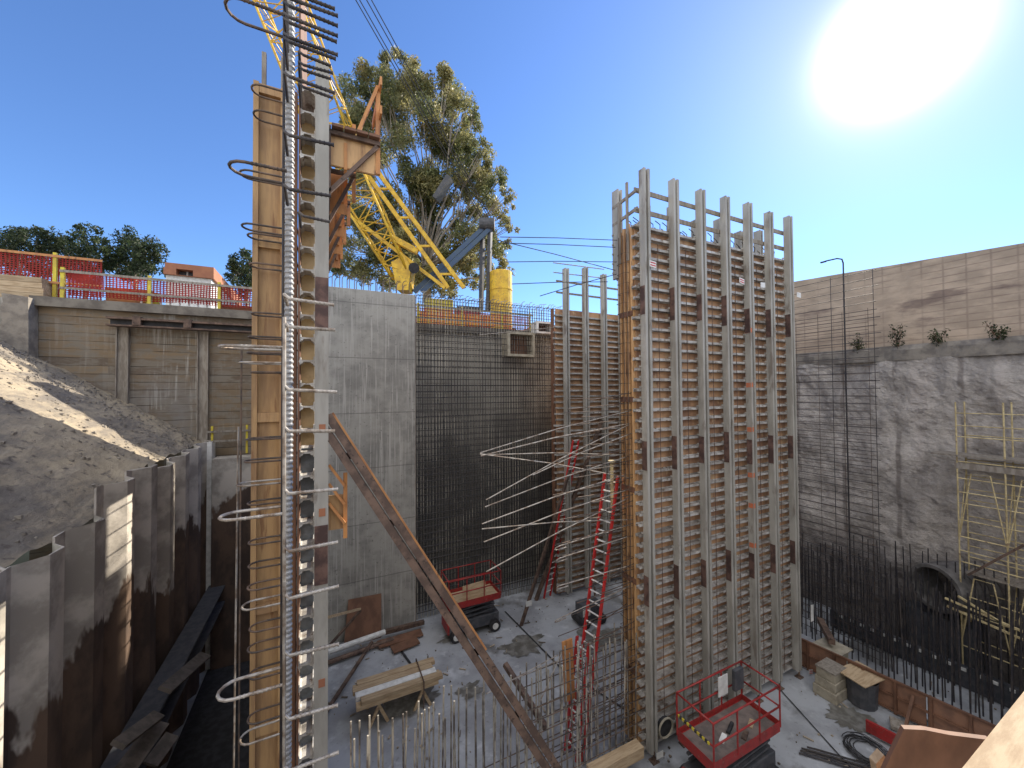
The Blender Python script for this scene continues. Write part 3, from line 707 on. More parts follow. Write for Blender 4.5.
def joist(x0, x1, y0, dep, z, parent, mat=alu):
    g = MB(); g.box(x0, x1, y0, y0+.012, z-.038, z+.038).box(x0, x1, y0+.012, y0+dep-.012, z-.022, z+.022).box(x0, x1, y0+dep-.012, y0+dep, z-.05, z+.05)
    return build(g, 'joist', mat, parent)
FX0, FX1 = 8.38, 16.05; FY = 8.27
t = thing('tall_wall_form', (12, FY, 0), 'towering wall form with seven twin steel strongbacks over orange plywood', 'wall form')
build(MB().box(FX0, FX1, FY+.43, FY+.455, .15, 15.55), 'plywood_face', formply, t)
pr = joist(FX0-.12, FX1+.10, FY+.265, .16, .30, t)
for k in range(1, 51):
    dup(pr, (random.uniform(-.05, .05), 0, k*.305), t)
sbx = [FX0+.02+i*1.215 for i in range(7)]
tops = [17.2, 17.17, 17.12, 17.16, 17.2, 17.12, 17.2]
for i, x in enumerate(sbx):
    s = channel_pair(x, FY+.05, .25, tops[i], t, w=.245, dep=.205)
    for zz in (13.3, 8.75, 4.85):
        z = zz-(.0 if i < 4 else .25); h = .42+.08*(i % 2)
        build(MB().box(x-.022, x-.007, FY+.065, FY+.24, z-h, z+h), 'splice_plate', plate, s)
    build(MB().path([(x+.14, FY+.1, -.02), (x+.14, FY+.1, .26)], .035, 8).box(x+.02, x+.26, FY, FY+.2, -.005, .03), 'screw_jack', rust, s)
pr = None
for i in range(6):
    x = sbx[i]+.26+.48
    if pr is None: pr = build(MB().path([(x, FY+.255, .3), (x, FY+.255, 15.1)], .010, 5), 'tie_rod', rust, t); xx = x
    else: dup(pr, (x-xx, 0, 0), t)
for z in (16.62, 16.02):
    build(MB().box(FX0-.1, FX1+.1, FY+.30, FY+.34, z-.06, z+.08), 'guard_rail', greywood, t)
for (px, py) in ((750, 330), (751, 385), (752, 430), (754, 476), (754, 507), (755, 547)):
    p = W(px, py, Y=FY); build(MB().box(sbx[4]-.012, sbx[4]-.0075, FY+.07, FY+.23, p.z-.08, p.z+.08).box(sbx[4]+.0, sbx[4]+.08, FY+.045, FY+.048, p.z-.07, p.z+.09), 'paint_mark', M('orange_spray', (.62, .17, .07), (.5, .2, .12), 9, .7) if py == 330 else bpy.data.materials['orange_spray'], t)
p = W(666, 728, Y=FY+.12); g = MB(); g.path([p+Vector((  .27*math.cos(a*.3), 0, .27*math.sin(a*.3))) for a in range(22)], .03, 6)
t2 = thing('round_sleeve', p, 'round black opening with a pale rim at the foot of the first bay', 'pipe sleeve'); build(g, 'rim', conc_b, t2); build(MB().path([p+Vector((0, .02, 0)), p+Vector((0, .12, 0))], .26, 24), 'bore', black, t2)
# rear half of the tall form
for k in range(7):
    x = FX0-.05+k*1.22; s = channel_pair(x, FY+1.10, 1.0 if k else 14.2, 17.05-.25*(k % 2), t, w=.2)
build(MB().box(FX0+.06, FX1, FY+.90, FY+.92, .15, 15.5), 'rear_plywood', formply, t)
pr = joist(FX0+.06, FX1+.1, FY+.925, .16, .30, t)
for k in range(1, 51): dup(pr, (0, 0, k*.305), t)
for (yy, z1) in ((FY+.6, 17.0), (FY+.95, 16.5)): build(MB().box(FX0-.12, FX0-.06, yy, yy+.07, 14.6, z1), 'guard_post', greywood, t)
for z in (16.5, 15.95): build(MB().bar((FX0-.04, FY+.25, z+.12), (FX0-.04, FY+1.35, z), .05, .09), 'side_rail', greywood, t)
# end bulkhead
build(MB().box(FX0+.02, FX0+.05, FY+.46, FY+1.08, .15, 15.5), 'end_bulkhead', endtim, t)
for y, zz in ((FY+.47, 15.6), (FY+.63, 15.75), (FY+.79, 15.65), (FY+.97, 15.6)): build(MB().box(FX0-.07, FX0+.018, y, y+.09, .15, zz), 'bulkhead_stud', endtim, t)
for zz in (2.2, 4.9, 7.6, 10.3, 12.9): build(MB().box(FX0-.09, FX0-.072, FY+.47, FY+1.06, zz, zz+.16), 'cross_cleat', brownply, t)
# vertical bars and hairpins outside the bulkhead
t2 = thing('end_rebar_cage', (FX0-.2, FY+.8, 0), 'rebar end cage tied up the timber end of the tall form', 'rebar cage')
for y in (FY+.60, FY+.76, FY+.95): build(MB().path([(FX0-.16, y, .1), (FX0-.16, y, 15.4)], .012, 6), 'vertical_bar', rebar_m, t2)
pr = None
for k in range(48):
    z = .5+k*.305
    if pr is None:
        pr = build(MB().path([(FX0-.06, FY+.6, z), (FX0-.20, FY+.62, z), (FX0-.22, FY+.68, z), (FX0-.22, FY+.9, z), (FX0-.2, FY+.97, z), (FX0-.04, FY+.99, z)], .008, 5), 'hairpin_tie', rebar_m, t2)
    else: dup(pr, (random.uniform(-.05, .03), 0, k*.305), t2)
pr = None
# starter bars out of the top
for row, y in enumerate((FY+.52, FY+.84)):
    for k in range(24):
        x = FX0+.25+k*.3
        if pr is None:
            pr = tag(build(MB().path([(x, y, 15.3), (x, y, 15.72), (x-.05, y-.05, 15.8), (x-.33, y-.12, 15.84)], .013, 5), 'bent_starter_bar', rebar_dk), 'short bent starter bar poking out of the tall form top', 'rebar', 'bent starter bars on the tall form'); q0 = (x, y)
        else: dup(pr, (x-q0[0], y-q0[1], random.uniform(-.1, .12)))
# danger tags
for (px, py, lb) in ((653, 264, 'white and red warning tag on the first strongback'), (742, 281, 'red striped white warning tag near the fourth strongback'), (763, 285, 'plain white warning tag near the sixth strongback'), (799, 295, 'white warning tag at the right edge of the tall form'),
                 (811, 672, 'red striped warning tag low at the foot of the tall form'), (660, 755, 'white tag hanging at the foot of the first strongback')):
    p = W(px, py, Y=FY-.06); t2 = thing('warning_tag', p, lb, 'tag'); s = .13
    rr = R(random.uniform(-25, 25)); cx, sx = math.cos(rr)*s, math.sin(rr)*s
    g = MB().sheet([p+Vector((-cx, 0, -sx-s*.7)), p+Vector((cx, 0, sx-s*.7)), p+Vector((cx, 0, sx+s*.7)), p+Vector((-cx, 0, -sx+s*.7))], (0, .006, 0)); build(g, 'card', white, t2)
    if 'red' in lb:
        for dz_ in (-.04, .035):
            g = MB().sheet([p+Vector((-cx*.8, -.004, -sx*.8+dz_-.016)), p+Vector((cx*.8, -.004, sx*.8+dz_-.016)), p+Vector((cx*.8, -.004, sx*.8+dz_+.016)), p+Vector((-cx*.8, -.004, -sx*.8+dz_+.016))], (0, .003, 0)); build(g, 'stripe', redlad, t2)

# far form
t = thing('far_wall_form', (12.5, 16.75, 0), 'far wall form in shade between rebar curtain and tall form', 'wall form')
GX0, GX1 = 10.95, 21.5; GY = 16.75
build(MB().box(GX0, GX1, GY+.43, GY+.455, .1, 15.0), 'plywood_face', formply, t)
pr = joist(GX0-.1, GX1, GY+.265, .16, .3, t)
for k in range(1, 48): dup(pr, (random.uniform(-.1, .1), 0, k*.305), t)
for k in range(8): channel_pair(GX0+.35+k*1.25, GY, .2, 17.1+.2*(k % 2), t)
for z in (15.8, 16.4): build(MB().box(GX0, GX1, GY+.3, GY+.34, z, z+.1), 'guard_rail', greywood, t)
for z in (16.9, 17.4): build(MB().path([(GX0-.3, GY+.1, z-.1), (GX0+3, GY+.1, z)], .03, 6), 'tube_rail', galv, t)
build(MB().box(GX0-.1, GX0-.06, GY+.46, GY+.75, .1, 15), 'stop_end', brownply, t)

# long bars cantilevering out of the tall form end
bars = [((480, 453), (590, 422)), ((481, 456), (618, 426)), ((480, 454), (568, 468)), ((481, 455), (590, 455)), ((533, 475), (616, 440)), ((486, 500), (600, 440)), ((485, 507), (612, 462)), ((482, 524), (616, 478)),
        ((482, 529), (610, 521)), ((484, 542), (610, 496)), ((486, 572), (617, 504))]
for i, (a, b) in enumerate(bars):
    yy = 8.9+.08*(i % 4)
    A = W(*a, Y=yy); B = W(*b, Y=yy); E = B+(B-A)*((FX0-B.x)/(B.x-A.x))*1.0
    mid = A.lerp(E, .45)+Vector((0, 0, .06))
    o = build(MB().path([A, mid, E], .016, 6), 'long_rebar', rebar_lt)
    tag(o, 'long straight pale rebar sticking out leftwards from the tall form end', 'rebar', 'long bars cantilevered from the tall form end')
for i, (a, b) in enumerate([((556, 547), (612, 530)), ((557, 559), (614, 541)), ((558, 586), (614, 570)), ((556, 620), (606, 597))]):
    A = W(*a, Y=9.0); B = W(*b, Y=9.0); E = B+(B-A)*((FX0-B.x)/(B.x-A.x)); d = (E-A).normalized(); s = Vector((0, .05, -.07))
    pts = [E]+[A+d*.12]; 
    for k in range(1, 6): a_ = R(36*k); pts.append(A+d*(.12-.12*math.sin(a_))+s*(1-math.cos(a_)))
    pts.append(A+d*.4+s*2)
    tag(build(MB().path(pts, .015, 6), 'hooked_rebar', rebar_lt), 'hooked pale rebar end left of the red ladder', 'rebar', 'hooked bars low on the tall form end')
for i in range(58):
    z = .9+i*.17; L = random.uniform(.6, 2.6); yy = random.choice((8.85, 9.2)); dr = random.uniform(-.25, .02)
    tag(build(MB().path([(FX0, yy, z), (FX0-L, yy+random.uniform(-.1, .2), z+dr)], .012, 5), 'side_dowel', rebar_m), 'dark dowel projecting from the tall form end cage', 'rebar', 'dark dowels from the tall form end')
for (a, b, lb) in (((500, 237), (608, 240), 'topmost long rebar reaching left from the tall form top'), ((497, 243), (606, 247), 'second long rebar reaching left from the tall form top'), ((497, 240), (606, 268), 'sagging rebar that crosses the others left of the tall form top'),
               ((506, 262), (608, 262), 'third long level rebar left of the tall form top'), ((512, 284), (600, 282), 'lowest long rebar left of the tall form top'), ((540, 296), (610, 276), 'sloping short rebar above the far form')):
    A = W(*a, Y=9.3); B = W(*b, Y=9.3)
    tag(build(MB().path([A, A.lerp(B, .5)+Vector((0, 0, .02)), B+(B-A)*.1], .012, 5), 'top_rebar', rebar_dk), lb, 'rebar')
a = W(479, 335, Y=17.9); b = W(560, 327, Y=17.2)
tag(build(MB().path([a, b, b+(b-a)*.05], .022, 6), 'loose_bar', rebar_lt), 'pale loose bar crossing the upper rebar curtain by the box frame', 'rebar')
t = thing('hooked_rod', (19.3, 8.15, 0), 'tall dark rod with a hooked top right of the tall form', 'rod')
p = W(843, 257, X=19.3)
build(MB().path([(19.3, p.y, 0), (19.3, p.y, p.z-.25), (19.3, p.y+.04, p.z-.08), (19.3, p.y+.2, p.z), (19.3, p.y+.62, p.z+.02)], .028, 7), 'rod', rebar_dk, t)
build(MB().box(19.26, 19.34, p.y+.6, p.y+.8, p.z-.02, p.z+.03), 'end_lug', rebar_dk, t)

# ------------------------------------------------------------------ left form, seen end on
t = thing('left_wall_form', (-.2, 6.8, 0), 'near wall form seen end on with golden plywood bulkhead and grey strongback', 'wall form')
BY = 6.92
LX0, LX1 = -.98, -.37
build(MB().box(LX0+.03, LX1-.02, BY+.06, BY+.08, 0, 15.35), 'bulkhead_panel', gold, t)
for (x0, x1, m_) in ((LX0, LX0+.07, gold), (LX0+.36, LX0+.42, gold), (LX1-.06, LX1-.021, brownply)): build(MB().box(x0, x1, BY-.03, BY+.058, 0, 15.42), 'bulkhead_stud', m_, t)
for z in (15.34, 12.95, 10.28, 7.4, 5.6): build(MB().box(LX0+.072, LX1-.062, BY-.008, BY+.056, z-.07, z+.07), 'cleat', gold, t)
for x in (LX0+.12, LX0+.38): build(MB().box(x-.03, x+.03, BY+.1, BY+.16, 15.3, 16.0), 'top_stub', greywood, t)
PY1 = 12.92; EY = 6.8
def side_form(y0, y1, parent, za=0.0, zb=18.0, k0=0, k1=43):
    build(MB().box(-.37, -.345, y0, y1, za, zb), 'form_face', brownply, parent)
    pr = None
    for k in range(k0, k1):
        z = .35+k*.36
        if pr is None:
            g = MB(); g.box(-.345, -.330, y0+.01, y1, z-.06, z+.06).box(-.330, -.155, y0+.01, y1, z-.012, z+.012).box(-.155, -.140, y0+.01, y1, z-.07, z+.07)
            # swelling flange rolls that give the ends their scalloped look
            g.path([(-.325, y0+.012, z-.012), (-.325, y1, z-.012)], .032, 8); g.path([(-.165, y0+.012, z-.012), (-.165, y1, z-.012)], .032, 8)
            pr = build(g, 'joist', alu, parent)
        else: dup(pr, (0, random.uniform(-.02, .03), (k-k0)*.36), parent)
side_form(EY, 9.25, t, 0, 18.2); side_form(9.55, PY1, t, 7.15, 15.9, 19); side_form(9.55, 12.1, t, 0, 7.15, 0, 19)  # panel gaps shaped to throw sun stripes on the sheet piles
for z0_, z1_ in ((0, 3.0), (10.4, 15.9)): build(MB().box(-.37, -.05, 9.252, 9.548, z0_, z1_), 'slit_light_stop', brownply, t)  # unseen blocks added to trim the height of the sun stripes
build(MB().box(-.37, -.05, 12.93, 13.6, 11.0, 15.9), 'slit_light_stop', brownply, t); build(MB().box(-.37, -.05, 12.12, 13.6, 0, 5.3), 'slit_light_stop', brownply, t)
build(MB().box(-.34, -.145, EY+.30, EY+.33, 9.8, 15.3), 'cell_tone_board', M('bounce_tone', (.60, .45, .24), (.45, .32, .16), 4, .7), t)  # tan colour stands in for bounced light inside the upper joist cells
build(MB().box(-.34, -.145, EY+.30, EY+.33, .5, 9.75), 'cell_tone_board', M('sky_tone', (.20, .235, .27), (.13, .15, .17), 5, .6), t)  # blue-grey colour stands in for sky light inside the lower joist cells
def yz_strong(y, z0, z1, parent, mat=strong):
    g = MB(); dx0, dx1 = -.135, .06
    for ya in (y, y+.14): g.box(dx0, dx1, ya, ya+.012, z0, z1).box(dx0, dx0+.015, ya+.012, ya+.08, z0, z1).box(dx1-.015, dx1, ya+.012, ya+.08, z0, z1)
    return build(g, 'strongback', mat, parent)
for y in (EY-.12, EY+1.2, EY+3.0, EY+3.6, EY+4.8): s = yz_strong(y, .3, 15.9, t)
for (a, b) in ((12.45, 11.65), (8.6, 7.7)): build(MB().box(-.13, .055, EY-.14, EY-.122, b, a), 'splice_plate', plate, t)
for z in (12.15, 10.1, 8.8, 6.2): build(MB().box(-.07, .02, EY-.13, EY-.1215, z-.06, z+.06), 'paint_mark', orangep, t)
# walkway brackets at the top
y = EY+.1; k = 0
while y < PY1:
    g = MB(); x0, x1, z = .065, (.86 if k == 0 else .58-.03*k), 14.93
    g.bar((x0, y, z), (x1, y, z), .06, .07).bar((x0, y, z-1.0), (x1-.05, y, z-.05), .05, .06).bar((x0, y, z-1.0), (x0, y, z+.1), .05, .05)
    build(g, 'bracket', rust, t)
    build(MB().bar((x1-.03, y+.06, z-.5), (x1-.03, y+.06, z+(1.05 if k < 2 else .1)), .07, .07, (1, 0, 0)), 'rail_post', orangeply, t)
    build(MB().bar((x0+.25, y+.1, z-.1), (x0+.25, y+.1, z-.55), .14, .05, (1, 0, 0)), 'hanger', orangeply, t)
    if k: build(MB().box(x0+.02, x0+.34, y+.1, y+.14, z-.75, z+.02).box(x0+.02, x0+.34, y+.14, y+.9, z+.03, z+.07), 'bracket_board', orangeply, t)
    y += 1.22; k += 1
for i in range(4): build(MB().box(  .10+i*.19, .10+i*.19+.175, EY-.02, EY+1.25, 14.975, 15.02), 'walkway_plank', brownply, t)
for z in (15.95, 15.45): build(MB().box(.84, .875, EY-.05, EY+1.2, z-.07, z+.07), 'rail', orangeply, t)
build(MB().bar((.5, EY+.1, 15.03), (.82, EY+.14, 15.95), .05, .09, (0, 1, 0)), 'rail_brace', orangeply, t)
build(MB().box(.09, .84, EY+.15, EY+.19, 14.42, 14.96), 'end_board', endtim, t)
# low bracket with timber
for yb, lbz in ((EY+.05, 8.7),):
    build(MB().box(.065, .33, yb, yb+.03, 8.45, 9.0), 'low_panel', gold, t); build(MB().box(.28, .34, yb-.04, yb-.003, 8.3, 9.35), 'low_post', orangeply, t)
    for k in range(3): build(MB().bar((.07, yb-.05, 9.5-k*.3), (.30, yb-.06, 9.15-k*.3), .04, .05, (0, 1, 0)), 'low_strut', orangeply, t)
# unseen second panel, added beyond the slit to shape the sun stripe
t3 = thing('left_wall_form', (-.2, 15, 0), 'added unseen panel shaping the sun stripe, hidden behind the near left wall form', 'wall form')
side_form(13.40, 16.1, t3, 0, 15.6)
for y in (13.8, 14.8, 15.9): yz_strong(y, .3, 15.6, t3)
# ribs: big duct-like threaded bar
t2 = thing('ribbed_bar', (-.41, 4.95, 0), 'thick bright ribbed steel bar standing upright before the golden bulkhead', 'ribbed bar')
P0 = W(290.5, 0, D=5.0); P1 = W(287, 768, D=5.0); d = (P1-P0).normalized()
A = P0-d*1.2; B = P1+d*4.6
L = (B-A).length; n = int(L/.068); pts = []; rs = []
for i in range(n*4+1):
    s = i/(n*4); pts.append(A+d*L*s); rs.append(  .043+.012*(1 if (i % 4) in (1, 2) else 0))
build(MB().path(pts, rs, 12), 'bar', ribm, t2)
build(MB().path([A+RT*-.085+FW*.02, B+RT*-.085+FW*.02], .022, 6), 'side_pipe', rebar_dk, t2)
# horizontal U bars, in the direction of X.  (leftpx, y at left, depth, rightpx or None)
def ubar(zl, xl, xr, y, r, w, mat, bend_left=True, bend_up=0):
    pts = [(xr, y, zl), (xl+w/2, y, zl)]
    for k in range(1, 8): a = R(180*k/7); pts.append((xl+w/2-w/2*math.sin(a), y+w/2*(1-math.cos(a)), zl))
    pts.append((xr*.3+xl*.7+.25, y+w, zl)); return MB().path(pts, r, 7)
def ribs(mb, p, q, r, step=.045):
    p = Vector(p); q = Vector(q); L = (q-p).length; d = (q-p)/L; n = int(L/step)
    for i in range(n):
        c = p+d*(i*step); mb.path([c, c+d*.015], r*1.22, 6)
us = [(226, 158), (250, 82), (252, 108), (240, 222), (222, -8), (246, 232), (248, 262), (216, 345), (238, 362), (250, 372), (235, 487), (216, 522), (247, 570), (240, 612), (246, 655), (214, 705), (238, 748), (238, 168), (250, 312), (247, 336), (246, 352), (246, 440), (243, 463), (246, 506), (247, 546), (246, 592), (248, 634), (247, 682), (246, 727)]
for i, (px, py) in enumerate(us):
    big = px < 230; Yd = 5.55 if big else (6.2 if px < 245 else 6.6)
    a = W(px, py, Y=Yd); g = MB(); w = .36 if big else .26; r = .019 if big else .014
    xr = -.43; z = a.z
    pts = [(xr, Yd, z), (a.x+w/2, Yd, z)]
    for k in range(1, 8): an = R(180*k/7); pts.append((a.x+w/2-w/2*math.sin(an), Yd+w/2*(1-math.cos(an)), z))
    pts.append((xr-.04, Yd+w, z)); g.path(pts, r, 7)
    if big: ribs(g, pts[0], pts[1], r)
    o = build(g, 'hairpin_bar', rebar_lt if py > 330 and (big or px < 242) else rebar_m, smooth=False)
    tag(o, ('wide ' if big else 'short ')+'hairpin rebar looping left of the golden bulkhead', 'rebar', ('wide' if big else 'short')+' hairpin bars left of the bulkhead')
# bars wrapping right of the ribbed bar
rs_ = [(335, 9), (338, 16), (338, 26), (338, 36), (337, 42), (338, 55), (336, 59), (331, 66), (333, 73), (331, 79), (335, 93), (333, 98), (331, 196), (334, 145), (330, 222), (334, 305), (335, 330), (337, 392), (335, 431), (338, 489), (338, 542), (339, 586), (339, 644), (338, 705), (339, 752)]
for i, (px, py) in enumerate(rs_):
    far = i in (7, 8, 9, 11, 14); y = 5.6 if far else 4.75
    e = W(px, py, Y=y); x0 = W(299 if far else 284, py, Y=y).x; z = e.z; drop = random.uniform(-.03, .03)
    g = MB(); a = Vector((e.x, y, z)); b = Vector((x0+.05, y, z+drop)); c = Vector((x0, y+.03, z+drop+.05)); up_ = 0 if py < 330 else .35
    pts = [a, b, c]
    if py > 380 and not far: pts += [Vector((x0, y+.02, z+drop+.78))]
    else: pts += [Vector((x0, y+.45, z+drop+.02))]
    g.path(pts, .018, 7); ribs(g, a, b, .018)
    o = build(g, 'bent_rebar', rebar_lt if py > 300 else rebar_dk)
    if py > 300: tag(o, 'pale ribbed rebar hooked round the thick bar and ending to the right, lower run', 'rebar', 'lower bars hooked round the thick ribbed bar')
    else: tag(o, 'dark rebar hooked round the thick bar against the sky, upper run', 'rebar', 'upper bars hooked round the thick ribbed bar')
# small stirrups: thin vertical wire left of the bulkhead
g = MB().path([(-1.06, 6.6, 0), (-1.06, 6.6, 11.3)], .012, 5)
tag(build(g, 'thin_vertical_bar', rebar_m), 'thin vertical bar along the left edge of the golden bulkhead', 'rebar')
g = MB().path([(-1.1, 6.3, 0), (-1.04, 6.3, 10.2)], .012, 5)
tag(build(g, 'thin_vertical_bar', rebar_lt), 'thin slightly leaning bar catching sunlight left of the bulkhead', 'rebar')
tag(build(MB().path([(-.56, 6.84, 7.9), (-.56, 6.84, 15.4)], .011, 5), 'hanging_cord', yellowd), 'thin yellow cord hanging down the golden bulkhead', 'cord')

# rebar cage of the left wall between the form and the trench (casts the fine shadow lines)
curtain('left_rebar_curtain', 'rebar curtain of the left wall behind the golden bulkhead', 'y', 7.3, 16.0, -.62, 0, 15.2, .6, .46, .014, .014, rebar_m, rebar_m, cap=False)

# diagonal brace
t = thing('diagonal_brace', (6.1, 5.4, 0), 'long rusty twin channel brace slanting down right from the near form', 'brace')
Pt = W(324, 418, D=6.15); Pb = W(566, 790, D=6.6); d = (Pb-Pt).normalized(); Pf = Pb+d*((Pb.z+.0)/-d.z); Pf.z = .02
side = d.cross(Vector((0, 1, 0))).normalized()
if side.x < 0: side = -side
nrm = d.cross(side).normalized()
for s, mt in ((-1, rust), (1, rust)):
    g = MB(); c0 = side*(s*.115)
    def sl(u0, u1, v0, v1, g=g):
        a = Pt+side*u0+nrm*v0; b = Pf+side*u0+nrm*v0
        g.add([a, a+side*(u1-u0), a+side*(u1-u0)+nrm*(v1-v0), a+nrm*(v1-v0), b, b+side*(u1-u0), b+side*(u1-u0)+nrm*(v1-v0), b+nrm*(v1-v0)], [(0,1,2,3),(7,6,5,4),(0,4,5,1),(1,5,6,2),(2,6,7,3),(3,7,4,0)])
    sl(s*.012, s*.027, -.12, .12); sl(s*.027, s*.13, -.12, -.105); sl(s*.027, s*.13, .105, .12)
    build(g, 'channel', rust, t)
for k in range(9):
    c = Pt.lerp(Pf, .06+k*.11); build(MB().bar(c-side*.0115-nrm*.10, c+side*.0115-nrm*.10, .12, .02, nrm), 'spacer_plate', plate, t)
build(MB().box(Pf.x-.3, Pf.x+.3, Pf.y-.2, Pf.y+.2, 0, .06), 'base_plate', rust, t)
for s in (-1, 1): pass
g = MB().bar(Pt+side*-.148-nrm*.03, Pt.lerp(Pb, .62)+side*-.148-nrm*.03, .03, .2, nrm) if side.x < 0 else MB().bar(Pt+side*.148-nrm*.03, Pt.lerp(Pb, .62)+side*.148-nrm*.03, .03, .2, nrm); build(g, 'timber_strip', orangeply, t)
# secondary low braces by the concrete wall
def beam(a, b, w, h, name, label, mat, cat='brace', up=(0, 0, 1)): return tag(build(MB().bar(a, b, w, h, up), name, mat), label, cat)
beam(W(322, 718, Z=.3), W(372, 642, Y=17.2), .10, .10, 'steel_brace', 'slim rusty brace from the near form towards the floor by the wall', rust)
beam(W(325, 618, Y=14.5), W(360, 609, Y=17.3), .08, .08, 'pale_brace', 'pale slim brace end behind the near form', lumber)
beam(W(330, 645, Z=1.0), W(361, 610, Y=17.3), .08, .08, 'steel_brace', 'short rusty brace crossing behind the near form', rust)
beam(W(505, 664, Z=2.0), W(546, 728, Z=1.2), .14, .14, 'steel_brace', 'short dark brace right behind the long diagonal brace', rust)
# pipes and debris along the wall foot
A = W(328, 652, Z=.35); B = W(385, 632, Z=.3); Cc = W(424, 622, Z=.25)
tag(build(MB().path([A, B], .11, 12), 'white_pipe', white), 'long white pipe lying along the cast concrete wall foot', 'pipe')
tag(build(MB().path([A+Vector((0, -.35, -.2)), B+Vector((.3, -.4, -.15))], .09, 10), 'rusty_pipe', rust), 'rusty pipe on the floor in front of the white pipe', 'pipe')
tag(build(MB().bar(B, Cc, .18, .16), 'rusty_beam', rust), 'rusty beam end lying beyond the white pipe', 'beam')
for i, (a, b, lb) in enumerate((((378, 645), (422, 632), 'upper scrap board in the debris near the red beam'), ((392, 650), (418, 640), 'short scrap board in front of the debris'))):
    tag(build(MB().bar(W(*a, Z=.12), W(*b, Z=.12), .5, .05), 'scrap_board', brownply), lb, 'board')
g = MB().sheet([(.75, 17.75, 0), (2.25, 17.75, 0), (2.3, 18.15, 1.7), (.95, 18.15, 1.75)], (0, -.03, .01))
tag(build(g, 'plywood_sheet', brownply), 'brown plywood sheet leaning on the cast concrete wall', 'plywood sheet')

# lumber stack on sawhorses
t = thing('sawhorse', (1.6, 13.6, 0), 'left sawhorse under the lumber stack', 'sawhorse')
def sawhorse(x, t):
    build(MB().bar((x, 13.1, .66), (x, 14.1, .66), .09, .12), 'top_beam', lumber, t)
    pr = None
    for (dy, sx) in ((13.2, -.28), (13.2, .28), (14.0, -.28), (14.0, .28)): build(MB().bar((x+sx, dy, 0), (x, dy, .6), .09, .05, (0, 1, 0)), 'leg', lumber, t)
sawhorse(1.6, t)
t = thing('sawhorse', (3.0, 13.6, 0), 'right sawhorse under the lumber stack', 'sawhorse'); sawhorse(3.0, t)
i = 0
for lay in range(1, 3):
    for c in range(4):
        y0 = 13.05+c*.27; off = random.uniform(-.12, .12); w_ = (lay == 2 and c == 1)
        o = build(MB().box(.95+off, 3.55+off, y0, y0+.25, .60+lay*.13, .60+lay*.13+.125), 'plank', white if w_ else lumber, bevel=.006)
        if w_: tag(o, 'white painted plank on top of the lumber stack', 'plank')
        else: tag(o, 'bare timber plank in the stack on sawhorses', 'plank', 'bare planks stacked on the sawhorses')
tag(build(MB().path([(3.0, 13.0, .1), (3.0, 12.98, 1.02), (3.0, 14.2, 1.03), (3.0, 14.22, .1)], .02, 5), 'strap', rust), 'rusty strap wrapped round the right end of the lumber stack', 'strap')

# ------------------------------------------------------------------ scissor lifts
def rail_run(g, pts, r=.022, loop=False):
    for a, b in zip(pts, pts[1:]): g.path([a, b], r, 6)
def scissor(x0, x1, y0, y1, zd, label, near=False):
    t = thing('scissor_lift', ((x0+x1)/2, (y0+y1)/2, 0), label, 'scissor lift')
    build(MB().box(x0+.05, x1-.05, y0+.1, y1-.1, .28, .75), 'chassis', dkgrey, t, bevel=.03)
    build(MB().box(x0-.03, x0+.2, y0+.12, y1-.12, .3, .72), 'end_panel', red, t, bevel=.03)
    for x in (x0+.3, x1-.3):
        for y, s in ((y0+.02, -1), (y1-.02, 1)):
            w = build(MB().path([(x, y-.10, .25), (x, y+.10, .25)], .25, 20), 'wheel', black, t)
            build(MB().path([(x, y+s*.105, .25), (x, y+s*.07, .25)], .14, 14), 'rim', white, w)
    n = 3; zs = [.78+(zd-.14-.78)*k/n for k in range(n+1)]
    for k in range(n):
        for y in (y0+.16, y1-.16):
            g = MB().bar((x0+.25, y, zs[k]+.03), (x1-.25, y, zs[k+1]-.03), .05, .07, (0, 1, 0)); build(g, 'scissor_arm', dkgrey, t)
            g = MB().bar((x1-.25, y+.06, zs[k]+.03), (x0+.25, y+.06, zs[k+1]-.03), .05, .07, (0, 1, 0)); build(g, 'scissor_arm', dkgrey, t)
    build(MB().box(x0, x1, y0, y1, zd-.13, zd), 'platform', red, t, bevel=.01)
    build(MB().box(x0+.05, x1-.05, y0+.05, y1-.05, zd+.002, zd+.02), 'deck_plate', lumber if not near else M('dirty_deck', (.20, .16, .14), (.12, .10, .09), 3, .7), t)
    for z, nm in ((zd+1.1, 'top_rail'), (zd+.55, 'mid_rail')):
        g = MB(); rail_run(g, [(x0, y0, z), (x1, y0, z), (x1, y1, z), (x0, y1, z), (x0, y0, z)], .024); build(g, nm, red, t, smooth=True)
    g = MB().box(x0, x1, y0-.004, y0+.01, zd, zd+.15).box(x0, x1, y1-.01, y1+.004, zd, zd+.15).box(x0-.004, x0+.01, y0, y1, zd, zd+.15).box(x1-.01, x1+.004, y0, y1, zd, zd+.15); build(g, 'toe_board', red, t)
    nx = 4
    for k in range(nx):
        for y in (y0, y1): x = x0+(x1-x0)*k/(nx-1); build(MB().path([(x, y, zd), (x, y, zd+1.1)], .024, 6), 'rail_post', red, t)
    return t
t = scissor(4.75, 7.15, 15.95, 17.15, 1.5, 'red scissor lift parked at the foot of the rebar curtain')
build(MB().bar((5.9, 16.13, 1.75), (6.0, 16.2, 2.35), .9, .02, (0, 1, 0)) if 0 else MB().sheet([(5.4, 16.1, 1.55), (6.5, 16.1, 1.55), (6.5, 16.22, 2.2), (5.45, 16.22, 2.15)], (0, .02, 0)), 'info_board', lumber, t)
t = scissor(8.5, 11.2, 6.42, 7.5, 1.45, 'red scissor lift in front of the tall form, deck seen from above', True)
build(MB().box(8.44, 8.47, 6.5, 7.42, 2.0, 2.06), 'gate_bar', yellowd, t)
